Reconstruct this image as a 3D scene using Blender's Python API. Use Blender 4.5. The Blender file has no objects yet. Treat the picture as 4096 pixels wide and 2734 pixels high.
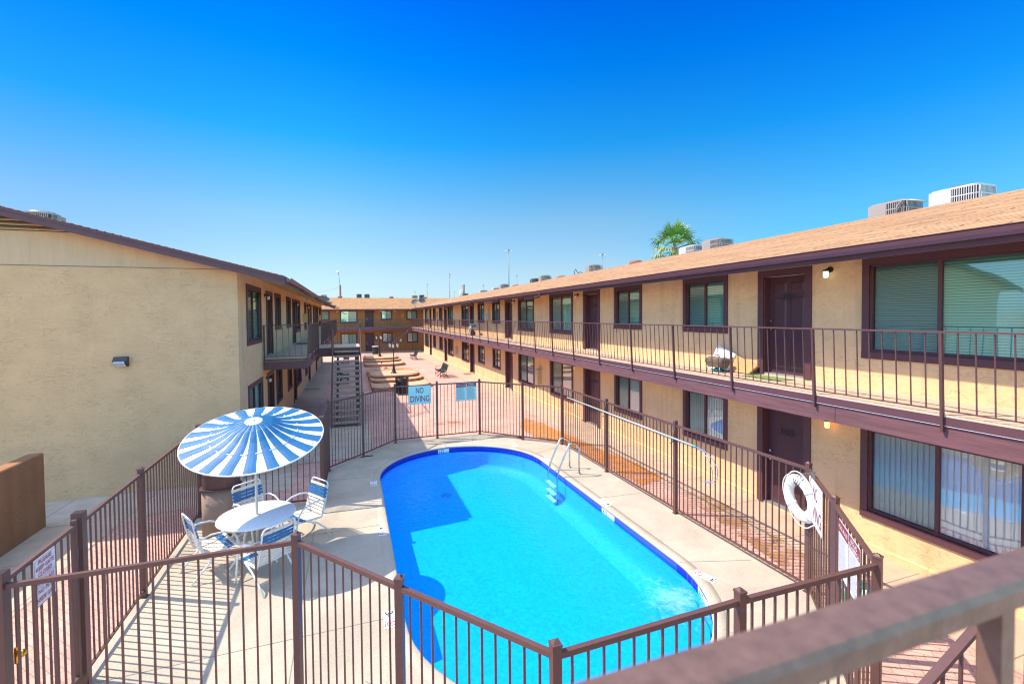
import bpy, bmesh, math, random
from mathutils import Vector, Matrix, Euler
random.seed(7)
scene = bpy.context.scene
COL = scene.collection
R = math.radians
PI = math.pi

# ------------------------------------------------------------------ materials
MATS = {}
def mat(name, color, rough=0.7, metal=0.0, var=0.0, vscale=3.0, bump=0.0, bscale=40.0, bdist=0.01,
        spec=0.5, emit=None, estr=0.0, detail=6.0, distort=0.0, stretch=None, blotch=0.0):
    if name in MATS: return MATS[name]
    m = bpy.data.materials.new(name); m.use_nodes = True
    nt = m.node_tree; N = nt.nodes; L = nt.links
    b = N['Principled BSDF']
    b.inputs['Roughness'].default_value = rough
    b.inputs['Metallic'].default_value = metal
    b.inputs['Specular IOR Level'].default_value = spec
    b.inputs['Base Color'].default_value = (*color, 1)
    tc = N.new('ShaderNodeTexCoord')
    src = tc.outputs['Object']
    if stretch:
        mp = N.new('ShaderNodeMapping'); mp.inputs['Scale'].default_value = stretch
        L.new(src, mp.inputs[0]); src = mp.outputs[0]
    if var > 0:
        n = N.new('ShaderNodeTexNoise'); n.inputs['Scale'].default_value = vscale; n.inputs['Detail'].default_value = detail
        n.inputs['Roughness'].default_value = 0.6
        L.new(src, n.inputs['Vector'])
        r = N.new('ShaderNodeMapRange'); r.inputs[1].default_value = .25; r.inputs[2].default_value = .75
        r.inputs[3].default_value = 1 - var; r.inputs[4].default_value = 1 + var
        L.new(n.outputs['Fac'], r.inputs[0])
        if blotch > 0:
            nb = N.new('ShaderNodeTexNoise'); nb.inputs['Scale'].default_value = .9; nb.inputs['Detail'].default_value = 9; nb.inputs['Roughness'].default_value = .65; nb.inputs['Distortion'].default_value = .4
            L.new(tc.outputs['Object'], nb.inputs['Vector'])
            rb_ = N.new('ShaderNodeMapRange'); rb_.inputs[1].default_value = .38; rb_.inputs[2].default_value = .66; rb_.inputs[3].default_value = 1 - blotch; rb_.inputs[4].default_value = 1.05; L.new(nb.outputs['Fac'], rb_.inputs[0])
            rx = N.new('ShaderNodeMath'); rx.operation = 'MULTIPLY'; L.new(r.outputs[0], rx.inputs[0]); L.new(rb_.outputs[0], rx.inputs[1]); r = rx
        v = N.new('ShaderNodeVectorMath'); v.operation = 'SCALE'; v.inputs[0].default_value = color
        L.new(r.outputs[0], v.inputs['Scale']); L.new(v.outputs[0], b.inputs['Base Color'])
    if bump > 0:
        n = N.new('ShaderNodeTexNoise'); n.inputs['Scale'].default_value = bscale; n.inputs['Detail'].default_value = detail
        n.inputs['Distortion'].default_value = distort
        L.new(src, n.inputs['Vector'])
        bp = N.new('ShaderNodeBump'); bp.inputs['Strength'].default_value = bump; bp.inputs['Distance'].default_value = bdist
        L.new(n.outputs['Fac'], bp.inputs['Height']); L.new(bp.outputs[0], b.inputs['Normal'])
    if emit:
        b.inputs['Emission Color'].default_value = (*emit, 1); b.inputs['Emission Strength'].default_value = estr
    MATS[name] = m
    return m

def stucco(name, color, line=0.75, var=0.06, streak=.82):
    """skip-trowel stucco: flattened patches with ragged raised edges"""
    m = mat(name, color, rough=0.95, spec=0.15)
    nt = m.node_tree; N = nt.nodes; L = nt.links; b = N['Principled BSDF']
    tc = N.new('ShaderNodeTexCoord')
    mp = N.new('ShaderNodeMapping'); mp.inputs['Scale'].default_value = (1, 1, 2.1); L.new(tc.outputs['Object'], mp.inputs[0])
    n1 = N.new('ShaderNodeTexNoise'); n1.inputs['Scale'].default_value = 4.2; n1.inputs['Detail'].default_value = 7; n1.inputs['Roughness'].default_value = .62; n1.inputs['Distortion'].default_value = 1.1
    L.new(mp.outputs[0], n1.inputs['Vector'])
    # ragged terrace edges: narrow bands of the noise value
    w = N.new('ShaderNodeMath'); w.operation = 'MULTIPLY'; w.inputs[1].default_value = 5.0; L.new(n1.outputs['Fac'], w.inputs[0])
    fr = N.new('ShaderNodeMath'); fr.operation = 'FRACT'; L.new(w.outputs[0], fr.inputs[0])
    ed = N.new('ShaderNodeMapRange'); ed.inputs[1].default_value = 0.0; ed.inputs[2].default_value = 0.10; ed.inputs[3].default_value = 0; ed.inputs[4].default_value = 1
    L.new(fr.outputs[0], ed.inputs[0])
    n2 = N.new('ShaderNodeTexNoise'); n2.inputs['Scale'].default_value = 1.3; n2.inputs['Detail'].default_value = 3; L.new(tc.outputs['Object'], n2.inputs['Vector'])
    gate = N.new('ShaderNodeMapRange'); gate.inputs[1].default_value = .42; gate.inputs[2].default_value = .60; gate.inputs[3].default_value = 1.0; gate.inputs[4].default_value = 0.25
    L.new(n2.outputs['Fac'], gate.inputs[0])
    inv = N.new('ShaderNodeMath'); inv.operation = 'SUBTRACT'; inv.inputs[0].default_value = 1; L.new(ed.outputs[0], inv.inputs[1])
    ga = N.new('ShaderNodeMath'); ga.operation = 'MULTIPLY'; L.new(inv.outputs[0], ga.inputs[0]); L.new(gate.outputs[0], ga.inputs[1])
    n3 = N.new('ShaderNodeTexNoise'); n3.inputs['Scale'].default_value = 2.0; n3.inputs['Detail'].default_value = 5; L.new(tc.outputs['Object'], n3.inputs['Vector'])
    r = N.new('ShaderNodeMapRange'); r.inputs[1].default_value = .3; r.inputs[2].default_value = .7; r.inputs[3].default_value = 1 - var; r.inputs[4].default_value = 1 + var
    L.new(n3.outputs['Fac'], r.inputs[0])
    ms = N.new('ShaderNodeMapping'); ms.inputs['Scale'].default_value = (5, 5, .35); L.new(tc.outputs['Object'], ms.inputs[0])
    n4 = N.new('ShaderNodeTexNoise'); n4.inputs['Scale'].default_value = 1.0; n4.inputs['Detail'].default_value = 4; L.new(ms.outputs[0], n4.inputs['Vector'])
    r4 = N.new('ShaderNodeMapRange'); r4.inputs[1].default_value = .5; r4.inputs[2].default_value = .8; r4.inputs[3].default_value = 1; r4.inputs[4].default_value = streak; L.new(n4.outputs['Fac'], r4.inputs[0])
    rm = N.new('ShaderNodeMath'); rm.operation = 'MULTIPLY'; L.new(r.outputs[0], rm.inputs[0]); L.new(r4.outputs[0], rm.inputs[1]); r = rm
    dk = N.new('ShaderNodeMath'); dk.operation = 'MULTIPLY_ADD'; dk.inputs[1].default_value = -(1 - line); L.new(ga.outputs[0], dk.inputs[0]); L.new(r.outputs[0], dk.inputs[2])
    v = N.new('ShaderNodeVectorMath'); v.operation = 'SCALE'; v.inputs[0].default_value = color
    L.new(dk.outputs[0], v.inputs['Scale']); L.new(v.outputs[0], b.inputs['Base Color'])
    hs = N.new('ShaderNodeMath'); hs.operation = 'SUBTRACT'; L.new(n1.outputs['Fac'], hs.inputs[0]); 
    hm = N.new('ShaderNodeMath'); hm.operation = 'MULTIPLY'; hm.inputs[1].default_value = .5; L.new(ga.outputs[0], hm.inputs[0]); L.new(hm.outputs[0], hs.inputs[1])
    bp = N.new('ShaderNodeBump'); bp.inputs['Strength'].default_value = .55; bp.inputs['Distance'].default_value = .02
    L.new(hs.outputs[0], bp.inputs['Height']); L.new(bp.outputs[0], b.inputs['Normal'])
    return m

def brickmat(name, c1, c2, mortar, bw, bh, msize, rot=0.0, axes='xy', rough=.85, offset=.5, bump=.3, var=.12, squash=1.0, vscale=1.2, jit=0, nst=None):
    m = mat(name, c1, rough=rough, spec=.2)
    nt = m.node_tree; N = nt.nodes; L = nt.links; b = N['Principled BSDF']
    tc = N.new('ShaderNodeTexCoord'); sp = N.new('ShaderNodeSeparateXYZ'); cb = N.new('ShaderNodeCombineXYZ')
    L.new(tc.outputs['Object'], sp.inputs[0])
    L.new(sp.outputs['XYZ'.index(axes[0].upper())], cb.inputs[0]); L.new(sp.outputs['XYZ'.index(axes[1].upper())], cb.inputs[1])
    mp = N.new('ShaderNodeMapping'); mp.inputs['Rotation'].default_value = (0, 0, rot); L.new(cb.outputs[0], mp.inputs[0])
    t = N.new('ShaderNodeTexBrick'); t.inputs['Scale'].default_value = 1
    t.inputs['Brick Width'].default_value = bw; t.inputs['Row Height'].default_value = bh; t.inputs['Mortar Size'].default_value = msize
    t.inputs['Mortar Smooth'].default_value = .3; t.offset = offset
    t.inputs['Color1'].default_value = (*c1, 1); t.inputs['Color2'].default_value = (*c2, 1); t.inputs['Mortar'].default_value = (*mortar, 1)
    if jit:
        nj = N.new('ShaderNodeTexNoise'); nj.inputs['Scale'].default_value = 4.5; nj.inputs['Detail'].default_value = 5; L.new(tc.outputs['Object'], nj.inputs['Vector'])
        sj = N.new('ShaderNodeVectorMath'); sj.operation = 'MULTIPLY_ADD'; sj.inputs[1].default_value = (jit * 4, jit, 0); L.new(nj.outputs['Color'], sj.inputs[0]); L.new(mp.outputs[0], sj.inputs[2]); L.new(sj.outputs[0], t.inputs['Vector'])
    else: L.new(mp.outputs[0], t.inputs['Vector'])
    n = N.new('ShaderNodeTexNoise'); n.inputs['Scale'].default_value = vscale; n.inputs['Detail'].default_value = 8; n.inputs['Roughness'].default_value = .7; L.new(tc.outputs['Object'], n.inputs['Vector'])
    if nst:
        mq = N.new('ShaderNodeMapping'); mq.inputs['Scale'].default_value = nst; L.new(tc.outputs['Object'], mq.inputs[0]); L.new(mq.outputs[0], n.inputs['Vector'])
    r = N.new('ShaderNodeMapRange'); r.inputs[1].default_value = .3; r.inputs[2].default_value = .7; r.inputs[3].default_value = 1 - var; r.inputs[4].default_value = 1 + var
    L.new(n.outputs['Fac'], r.inputs[0])
    v = N.new('ShaderNodeVectorMath'); v.operation = 'SCALE'; L.new(t.outputs['Color'], v.inputs[0]); L.new(r.outputs[0], v.inputs['Scale'])
    L.new(v.outputs[0], b.inputs['Base Color'])
    iv = N.new('ShaderNodeMath'); iv.operation = 'SUBTRACT'; iv.inputs[0].default_value = 1; L.new(t.outputs['Fac'], iv.inputs[1])
    bp = N.new('ShaderNodeBump'); bp.inputs['Strength'].default_value = bump; bp.inputs['Distance'].default_value = .01
    L.new(iv.outputs[0], bp.inputs['Height']); L.new(bp.outputs[0], b.inputs['Normal'])
    return m

def glassmat(name, tint, refl, fac, rough=.02, wav=.0):
    m = bpy.data.materials.new(name); m.use_nodes = True; nt = m.node_tree; N = nt.nodes; L = nt.links
    N.remove(N['Principled BSDF']); out = N['Material Output']
    tr = N.new('ShaderNodeBsdfTransparent'); tr.inputs[0].default_value = (*tint, 1)
    gl = N.new('ShaderNodeBsdfGlossy'); gl.inputs[0].default_value = (*refl, 1); gl.inputs['Roughness'].default_value = rough
    lw = N.new('ShaderNodeLayerWeight'); lw.inputs[0].default_value = .35
    mr = N.new('ShaderNodeMapRange'); mr.inputs[3].default_value = fac; mr.inputs[4].default_value = min(1, fac + .32); L.new(lw.outputs['Facing'], mr.inputs[0])
    mx = N.new('ShaderNodeMixShader'); L.new(mr.outputs[0], mx.inputs[0]); L.new(tr.outputs[0], mx.inputs[1]); L.new(gl.outputs[0], mx.inputs[2])
    if wav:
        tc = N.new('ShaderNodeTexCoord'); n = N.new('ShaderNodeTexNoise'); n.inputs['Scale'].default_value = 1.6; n.inputs['Detail'].default_value = 1; L.new(tc.outputs['Object'], n.inputs['Vector'])
        bp = N.new('ShaderNodeBump'); bp.inputs['Strength'].default_value = wav; bp.inputs['Distance'].default_value = .03; L.new(n.outputs['Fac'], bp.inputs['Height']); L.new(bp.outputs[0], gl.inputs['Normal'])
    L.new(mx.outputs[0], out.inputs[0]); MATS[name] = m
    return m

YEL = stucco('yellow stucco', (.77, .505, .265), line=.70)
YEL_SHADE = stucco('shade-toned gable stucco', (.60, .375, .205), line=.91, streak=.95)  # same stucco as the yellow wall, the gable's shade mixed into its colour
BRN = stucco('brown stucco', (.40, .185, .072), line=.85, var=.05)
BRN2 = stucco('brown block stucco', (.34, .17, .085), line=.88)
TRIM = mat('plum brown paint', (.098, .037, .045), rough=.55, var=.12, vscale=9, bump=.15, bscale=60, stretch=(1, .15, 1))
FASC = mat('plum timber', (.150, .064, .070), rough=.7, var=.28, vscale=7, bump=.35, bscale=22, bdist=.01, stretch=(3, .25, 3), distort=1.2)
GUT = mat('plum gutter metal', (.118, .050, .060), rough=.38, var=.08, vscale=5)
IRON = mat('brown railing paint', (.105, .048, .046), rough=.5, var=.12, vscale=20)
FENC = mat('brown fence paint', (.120, .058, .048), rough=.45, var=.10, vscale=15)
DOOR = mat('plum door paint', (.072, .026, .034), rough=.42, var=.10, vscale=12, bump=.1, bscale=50, stretch=(3, 3, .3))
DARK = mat('dark opening', (.012, .010, .012), rough=.8)
SHING = brickmat('tan shingles', (.46, .268, .138), (.38, .215, .105), (.13, .068, .032), 1.3, .145, .017, axes='yx', bump=.4, var=.38, vscale=1.5, jit=.035, nst=(5, .9, 1))
SHINGX = brickmat('tan shingles far', (.46, .25, .115), (.38, .20, .088), (.20, .10, .048), .33, .145, .012, axes='xy', bump=.4, var=.22, vscale=1.6)
SOFF = mat('soffit paint', (.62, .43, .20), rough=.9, var=.08, vscale=4)
SIDE = mat('painted siding', (.55, .365, .215), rough=.85, var=.09, vscale=2.2, bump=.1, bscale=30, stretch=(4, 4, .4))
PAVER = brickmat('brick pavers', (.64, .385, .315), (.56, .33, .27), (.38, .22, .18), .205, .102, .006, rot=R(45), bump=.35, var=.18, vscale=1.1)
CONC = brickmat('walkway concrete', (.52, .385, .28), (.49, .365, .265), (.26, .19, .14), 60, 1.52, .010, rot=0, bump=.25, var=.15, vscale=2.2, offset=0)
DECK = mat('pool deck aggregate', (.49, .43, .335), rough=.9, blotch=.20, var=.16, vscale=38, bump=.6, bscale=130, bdist=.004)
COPE = mat('pool coping', (.47, .42, .335), rough=.9, blotch=.15, var=.14, vscale=38, bump=.3, bscale=90, bdist=.003)
BALC = mat('balcony deck coating', (.56, .42, .29), rough=.85, var=.13, vscale=6, bump=.3, bscale=80, bdist=.004)
PLAST = mat('pool plaster', (.0, .425, .95), rough=.6, var=.04, vscale=3)
TILE = brickmat('blue mosaic tile', (.008, .02, .42), (.02, .01, .30), (.05, .10, .5), .025, .025, .003, axes='xz', offset=0, var=.35, vscale=40)
WHITE = mat('white paint', (.80, .80, .78), rough=.4, var=.04, vscale=8)
OFFW = mat('cream vinyl strap', (.74, .71, .62), rough=.5, var=.05, vscale=10)
BLUE = mat('blue vinyl strap', (.02, .16, .40), rough=.45)
UBLUE = mat('blue enamel', (.0015, .125, .30), rough=.6, var=.16, vscale=6, bump=.35, bscale=9, bdist=.012)
UWHITE = mat('white enamel', (.80, .81, .80), rough=.4, var=.05, vscale=8, bump=.3, bscale=9, bdist=.010)
STEEL = mat('stainless steel', (.62, .62, .60), rough=.22, metal=1)
GALV = mat('galvanised metal', (.42, .42, .43), rough=.45, metal=.6)
BLACK = mat('black metal', (.02, .02, .022), rough=.4)
BENCH = mat('dark green metal', (.030, .042, .036), rough=.38)
AGG = mat('pebble aggregate', (.34, .235, .175), rough=.95, var=.35, vscale=85, bump=.9, bscale=110, bdist=.006)
RBLK = brickmat('retaining block', (.52, .26, .15), (.44, .21, .12), (.16, .08, .05), .36, .125, .010, axes='xz', var=.22, bump=.5, vscale=3)
RCAP = mat('retaining cap', (.58, .32, .19), rough=.95, var=.18, vscale=9, bump=.5, bscale=30)
SAND = mat('sandy soil', (.60, .38, .235), rough=1, var=.14, vscale=6, bump=.6, bscale=30, bdist=.02)
ACB = mat('beige cabinet', (.33, .30, .275), rough=.5, var=.05)
ACW = mat('white cabinet', (.50, .51, .50), rough=.5, var=.04)
NRM = None
ACG = mat('coil grille dark', (.045, .05, .06), rough=.6)
ACD = mat('dark grey cabinet', (.10, .11, .115), rough=.5)
RUST = mat('red oxide metal', (.28, .09, .06), rough=.7, var=.15, vscale=10)
WOODP = mat('pole timber', (.22, .12, .08), rough=.9, var=.2, vscale=10)
CARD = mat('cardboard', (.52, .30, .12), rough=.85, var=.06)
CREAM = mat('almond box paint', (.52, .36, .15), rough=.6, var=.05)
SIGNW = mat('white sign face', (.78, .79, .80), rough=.35)
SIGN_SHADE = mat('shade-tinted white sign face', (.40, .74, .68), rough=.4)  # white face with the bluish tone of its shade put into the colour
MAROON = mat('maroon ink', (.24, .02, .05), rough=.5)
REDINK = mat('red ink', (.45, .03, .08), rough=.5)
INK = mat('black ink', (.02, .02, .025), rough=.5)
GREYINK = mat('grey ink', (.20, .24, .30), rough=.6)
MATG = mat('green doormat', (.20, .27, .10), rough=1, var=.2, vscale=30)
MATR = mat('red patterned mat', (.36, .15, .10), rough=1, var=.35, vscale=18)
TEAL = mat('teal cloth', (.02, .22, .24), rough=.9)
BLIND = mat('blind slat', (.44, .66, .58), rough=.6)
BLINDW = mat('vertical blind', (.92, .92, .86), rough=.7)
CURT = mat('pale curtain', (.80, .82, .66), rough=.9)
SCREEN = mat('insect screen', (.10, .10, .105), rough=.8)
DGRN = mat('bin dark slats', (.035, .045, .04), rough=.45)
GLASS = glassmat('window glass', (.88, 1, .97), (.62, .86, .84), .14, wav=.07)
GLASS2 = glassmat('screened glass', (.80, .85, .85), (.50, .58, .57), .07, rough=.10)
GLASS3 = glassmat('clear window glass', (.95, .98, 1), (.88, .90, .80), .11, wav=.08)
FROND = mat('palm leaf', (.10, .26, .040), rough=.5, var=.45, vscale=2.0)
FRONDY = mat('yellowing palm leaf', (.34, .38, .07), rough=.6, var=.3, vscale=2.0)
FRONDD = mat('dead palm thatch', (.34, .20, .10), rough=.9, var=.25, vscale=3.0)
ASPH = mat('dry ground', (.34, .26, .19), rough=1, var=.2, vscale=.3)

# ------------------------------------------------------------------ mesh builder
class MB:
    def __init__(s): s.v = []; s.f = []; s.m = []; s.s = []
    def face(s, pts, mi=0, sm=False):
        i = len(s.v); s.v += [tuple(p) for p in pts]; s.f.append(tuple(range(i, i + len(pts)))); s.m.append(mi); s.s.append(sm)
    def hexa(s, P, mi=0):
        """P: 8 corners, 0-3 bottom loop, 4-7 top loop"""
        i = len(s.v); s.v += [tuple(p) for p in P]
        for q in ((0, 3, 2, 1), (4, 5, 6, 7), (0, 1, 5, 4), (1, 2, 6, 5), (2, 3, 7, 6), (3, 0, 4, 7)):
            s.f.append(tuple(i + k for k in q)); s.m.append(mi); s.s.append(False)
    def box(s, x0, x1, y0, y1, z0, z1, mi=0, M=None):
        P = [(x0, y0, z0), (x1, y0, z0), (x1, y1, z0), (x0, y1, z0), (x0, y0, z1), (x1, y0, z1), (x1, y1, z1), (x0, y1, z1)]
        if M is not None: P = [M @ Vector(p) for p in P]
        s.hexa(P, mi)
    def bar(s, a, b, w, h=None, mi=0, up=(0, 0, 1)):
        """rectangular bar from a to b, width w sideways, h along up"""
        h = h or w; a = Vector(a); b = Vector(b); d = (b - a).normalized(); u = Vector(up)
        if abs(d.dot(u)) > .99: u = Vector((0, 1, 0))
        sd = d.cross(u).normalized(); u = sd.cross(d).normalized()
        P = []
        for c in (a, b):
            P += [c - sd * w / 2 - u * h / 2, c + sd * w / 2 - u * h / 2, c + sd * w / 2 + u * h / 2, c - sd * w / 2 + u * h / 2]
        s.hexa(P, mi)
    def ring(s, loops, closed=True, cap=True, mi=0, sm=True):
        n = len(loops[0]); i0 = len(s.v)
        for l in loops: s.v += [tuple(p) for p in l]
        for k in range(len(loops) - 1):
            for j in range(n if closed else n - 1):
                a = i0 + k * n + j; b = i0 + k * n + (j + 1) % n
                s.f.append((a, b, b + n, a + n)); s.m.append(mi); s.s.append(sm)
        if cap:
            s.f.append(tuple(i0 + j for j in reversed(range(n)))); s.m.append(mi); s.s.append(False)
            s.f.append(tuple(i0 + (len(loops) - 1) * n + j for j in range(n))); s.m.append(mi); s.s.append(False)
    def tube(s, pts, r, n=8, mi=0, cap=True):
        pts = [Vector(p) for p in pts]; loops = []; prev = None
        rr = r if isinstance(r, (list, tuple)) else [r] * len(pts)
        for k, p in enumerate(pts):
            d = (pts[min(k + 1, len(pts) - 1)] - pts[max(k - 1, 0)]).normalized()
            if prev is None:
                u = Vector((0, 0, 1)) if abs(d.z) < .9 else Vector((1, 0, 0)); u = (u - d * u.dot(d)).normalized()
            else: u = (prev - d * prev.dot(d)).normalized()
            prev = u; w = d.cross(u)
            loops.append([p + (u * math.cos(2 * PI * j / n) + w * math.sin(2 * PI * j / n)) * rr[k] for j in range(n)])
        s.ring(loops, cap=cap, mi=mi)
    def lathe(s, prof, c=(0, 0, 0), n=20, mi=0, sm=True, cap=True, sx=1, sy=1, M=None):
        loops = []
        for r, z in prof:
            l = [Vector((c[0] + sx * r * math.cos(2 * PI * j / n), c[1] + sy * r * math.sin(2 * PI * j / n), c[2] + z)) for j in range(n)]
            if M is not None: l = [M @ p for p in l]
            loops.append(l)
        s.ring(loops, cap=cap, mi=mi, sm=sm)
    def prism(s, poly, z0, z1, mi=0, sm=False):
        s.ring([[(x, y, z0) for x, y in poly], [(x, y, z1) for x, y in poly]], mi=mi, sm=sm)
    def addmesh(s, me, M, mi=0):
        i = len(s.v); s.v += [tuple(M @ v.co) for v in me.vertices]
        for p in me.polygons: s.f.append(tuple(i + k for k in p.vertices)); s.m.append(mi); s.s.append(False)
    def build(s, name, mats, parent=None, loc=(0, 0, 0), rot=(0, 0, 0), recalc=True, world=False, smooth_angle=None):
        me = bpy.data.meshes.new(name); me.from_pydata(s.v, [], s.f); 
        if not isinstance(mats, (list, tuple)): mats = [mats]
        for m in mats: me.materials.append(m)
        me.polygons.foreach_set('material_index', s.m); me.polygons.foreach_set('use_smooth', s.s)
        if recalc:
            bm = bmesh.new(); bm.from_mesh(me); bmesh.ops.recalc_face_normals(bm, faces=bm.faces); bm.to_mesh(me); bm.free()
        me.update()
        o = bpy.data.objects.new(name, me); COL.objects.link(o)
        o.parent = parent
        if world and parent is not None:
            p = parent; off = Vector((0, 0, 0))
            while p is not None: off += Vector(p.location); p = p.parent
            o.location = -off
        else: o.location = loc; o.rotation_euler = rot
        return o

def tag(o, label=None, cat=None, group=None, kind=None):
    if label: o['label'] = label
    if cat: o['category'] = cat
    if group: o['group'] = group
    if kind: o['kind'] = kind
    return o
def empty(name, loc, rz=0, label=None, cat=None, group=None, rot=None):
    o = bpy.data.objects.new(name, None); COL.objects.link(o); o.location = loc
    o.rotation_euler = rot if rot else (0, 0, rz); o.empty_display_size = .1
    return tag(o, label, cat, group)
def copy_tree(o, parent=None):
    c = o.copy(); COL.objects.link(c); c.parent = parent
    for ch in list(o.children): copy_tree(ch, c)
    return c
PROTO = {}
def place(kind, maker, loc, rz, label, cat, group=None, rot=None):
    if kind not in PROTO:
        r = maker(); PROTO[kind] = r
    else: r = copy_tree(PROTO[kind])
    r.location = loc; r.rotation_euler = rot if rot else (0, 0, rz)
    for k in ('label', 'category', 'group'):
        if k in r: del r[k]
    return tag(r, label, cat, group)

_tc = {}
def textmesh(s):
    if s in _tc: return _tc[s]
    cu = bpy.data.curves.new('t', 'FONT'); cu.body = s; cu.align_x = 'LEFT'; cu.resolution_u = 3; cu.offset = .012
    ob = bpy.data.objects.new('t', cu); COL.objects.link(ob)
    dg = bpy.context.evaluated_depsgraph_get(); me = bpy.data.meshes.new_from_object(ob.evaluated_get(dg))
    bpy.data.objects.remove(ob); bpy.data.curves.remove(cu)
    _tc[s] = me
    return me
def addtext(mb, s, O, U, V, w, h, x, y, mi, lift=.002):
    """text s fitted in a w x h box whose lower left corner is (x,y) of the plane O,U,V"""
    me = textmesh(s); xs = [v.co.x for v in me.vertices]; ys = [v.co.y for v in me.vertices]
    x0, x1, y0, y1 = min(xs), max(xs), min(ys), max(ys)
    O = Vector(O); U = Vector(U).normalized(); V = Vector(V).normalized(); Nn = U.cross(V)
    i = len(mb.v)
    for v in me.vertices:
        mb.v.append(tuple(O + U * (x + (v.co.x - x0) / (x1 - x0) * w) + V * (y + (v.co.y - y0) / (y1 - y0) * h) + Nn * lift))
    for p in me.polygons: mb.f.append(tuple(i + k for k in p.vertices)); mb.m.append(mi); mb.s.append(False)

def gz(y): return -.05 if y < 14 else -.05 - .0069 * (y - 14)
# ------------------------------------------------------------------ ground, paving, pool
def struct(name, mb, m, recalc=False):
    o = mb.build(name, m, recalc=recalc); o['kind'] = 'structure'; return o
def sheet(mb, x0, x1, ys, dz, mi=0):
    for a, b in zip(ys, ys[1:]):
        mb.face([(x0, a, gz(a) + dz), (x1, a, gz(a) + dz), (x1, b, gz(b) + dz), (x0, b, gz(b) + dz)], mi)
def sheet_hole(mb, X0, X1, Y0, Y1, h, ys_extra, dz):
    hx0, hx1, hy0, hy1 = h
    sheet(mb, X0, X1, [Y0, hy0], dz); sheet(mb, X0, hx0, [hy0, 14, hy1] if hy1 > 14 else [hy0, hy1], dz)
    sheet(mb, hx1, X1, [hy0, 14, hy1] if hy1 > 14 else [hy0, hy1], dz)
    sheet(mb, X0, X1, [hy1] + [y for y in ys_extra if y > hy1] + [Y1], dz)
HOLE = (.25, 5.35, 3.65, 14.4)
g = MB(); sheet_hole(g, -1500, 1500, -300, 1, HOLE, [], -.03) if False else None
g = MB(); sheet_hole(g, -1500, 1500, -300, 75, HOLE, [], -.03)
zf = gz(75) - .03
g.face([(-1500, 75, zf), (1500, 75, zf), (1500, 2500, zf), (-1500, 2500, zf)])
struct('ground', g, ASPH)
g = MB(); sheet_hole(g, -4.6, 7.2, -8, 61, HOLE, [], -.012)
struct('brick_paving', g, PAVER)
g = MB(); sheet(g, 7.0, 8.35, [-8, 14, 61], -.004); struct('concrete_walkway', g, CONC)
g = MB(); sheet(g, -2.7, -1.5, [13.2, 14, 59], -.004)
struct('shaded_walkway', g, CONC)
CONC2 = brickmat('side walk concrete', (.55, .44, .34), (.50, .41, .33), (.24, .19, .15), 1.6, 1.6, .010, rot=R(2), bump=.25, var=.18, vscale=2.0, offset=0)
g = MB()
arc = [(-4.44, -8), (-4.44, 10.7)] + [(-4.44 + .75 * (1 - math.cos(t)), 10.7 + .75 * math.sin(t)) for t in (R(30), R(60), R(90))] + [(-3.0, 11.45), (-1.45, 11.9), (-1.45, 13.2), (-14, 13.2), (-14, -8)]
g.face([(x, y, gz(y) - .004) for x, y in reversed(arc)][::1])
struct('side_walkway', g, CONC2, recalc=True)
g = MB(); sheet(g, -1.5, 6.99, [58.6, 61], -.004); sheet(g, -14, -1.5, [59.0, 61], -.002)
struct('far_walkway', g, CONC)
g = MB(); sheet(g, -1.49, .55, [13.9, 14, 18.9], 0.0); struct('stair_pad', g, CONC2)

# fence corner list (world x, y)
FP = [(4.39, 2.74), (2.84, 2.76), (1.24, 2.73), (.34, 3.87), (-.56, 5.02), (-2.85, 5.05), (-2.88, 6.33), (-2.92, 8.02), (-2.98, 10.88), (-.66, 10.76),
      (-.62, 12.95), (.27, 13.91), (1.28, 15.10), (2.64, 15.15), (4.10, 15.16), (5.23, 13.97), (6.19, 13.02), (6.17, 10.32), (6.17, 7.65), (6.20, 4.80), (5.34, 3.80)]
def offset_poly(P, d):
    n = len(P); out = []
    for i in range(n):
        a = Vector(P[i - 1]); b = Vector(P[i]); c = Vector(P[(i + 1) % n])
        e1 = (b - a).normalized(); e2 = (c - b).normalized(); n1 = Vector((e1.y, -e1.x)); n2 = Vector((e2.y, -e2.x)); nn = (n1 + n2).normalized()
        k = d / max(.5, nn.dot(n1)); out.append((b.x + nn.x * k, b.y + nn.y * k))
    return out
area = sum(FP[i - 1][0] * FP[i][1] - FP[i][0] * FP[i - 1][1] for i in range(len(FP)))
outer = offset_poly(FP, -.10 if area < 0 else .10)
if abs(sum(outer[i - 1][0] * outer[i][1] - outer[i][0] * outer[i - 1][1] for i in range(len(outer)))) < abs(area): outer = offset_poly(FP, .10 if area < 0 else -.10)
def pool_outline(r, n=26, cx=2.80, ya=6.2, yb=11.85):
    pts = []
    for k in range(n + 1):
        t = PI * k / n; pts.append((cx + r * math.cos(t), yb + r * math.sin(t)))
    for k in range(n + 1):
        t = PI + PI * k / n; pts.append((cx + r * math.cos(t), ya + r * math.sin(t)))
    return pts
RP = 2.20; ZD = -.05
bm = bmesh.new()
def loop(P, z):
    vs = [bm.verts.new((x, y, z)) for x, y in P]
    return [bm.edges.new((vs[i - 1], vs[i])) for i in range(len(vs))]
e = loop(outer, ZD) + loop(pool_outline(RP + .16), ZD)
bmesh.ops.triangle_fill(bm, edges=e, use_beauty=True, use_dissolve=False)
for f in bm.faces:
    if f.normal.z < 0: f.normal_flip()
me = bpy.data.meshes.new('pool_deck'); bm.to_mesh(me); bm.free(); me.materials.append(DECK)
o = bpy.data.objects.new('pool_deck', me); COL.objects.link(o); o['kind'] = 'structure'
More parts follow.
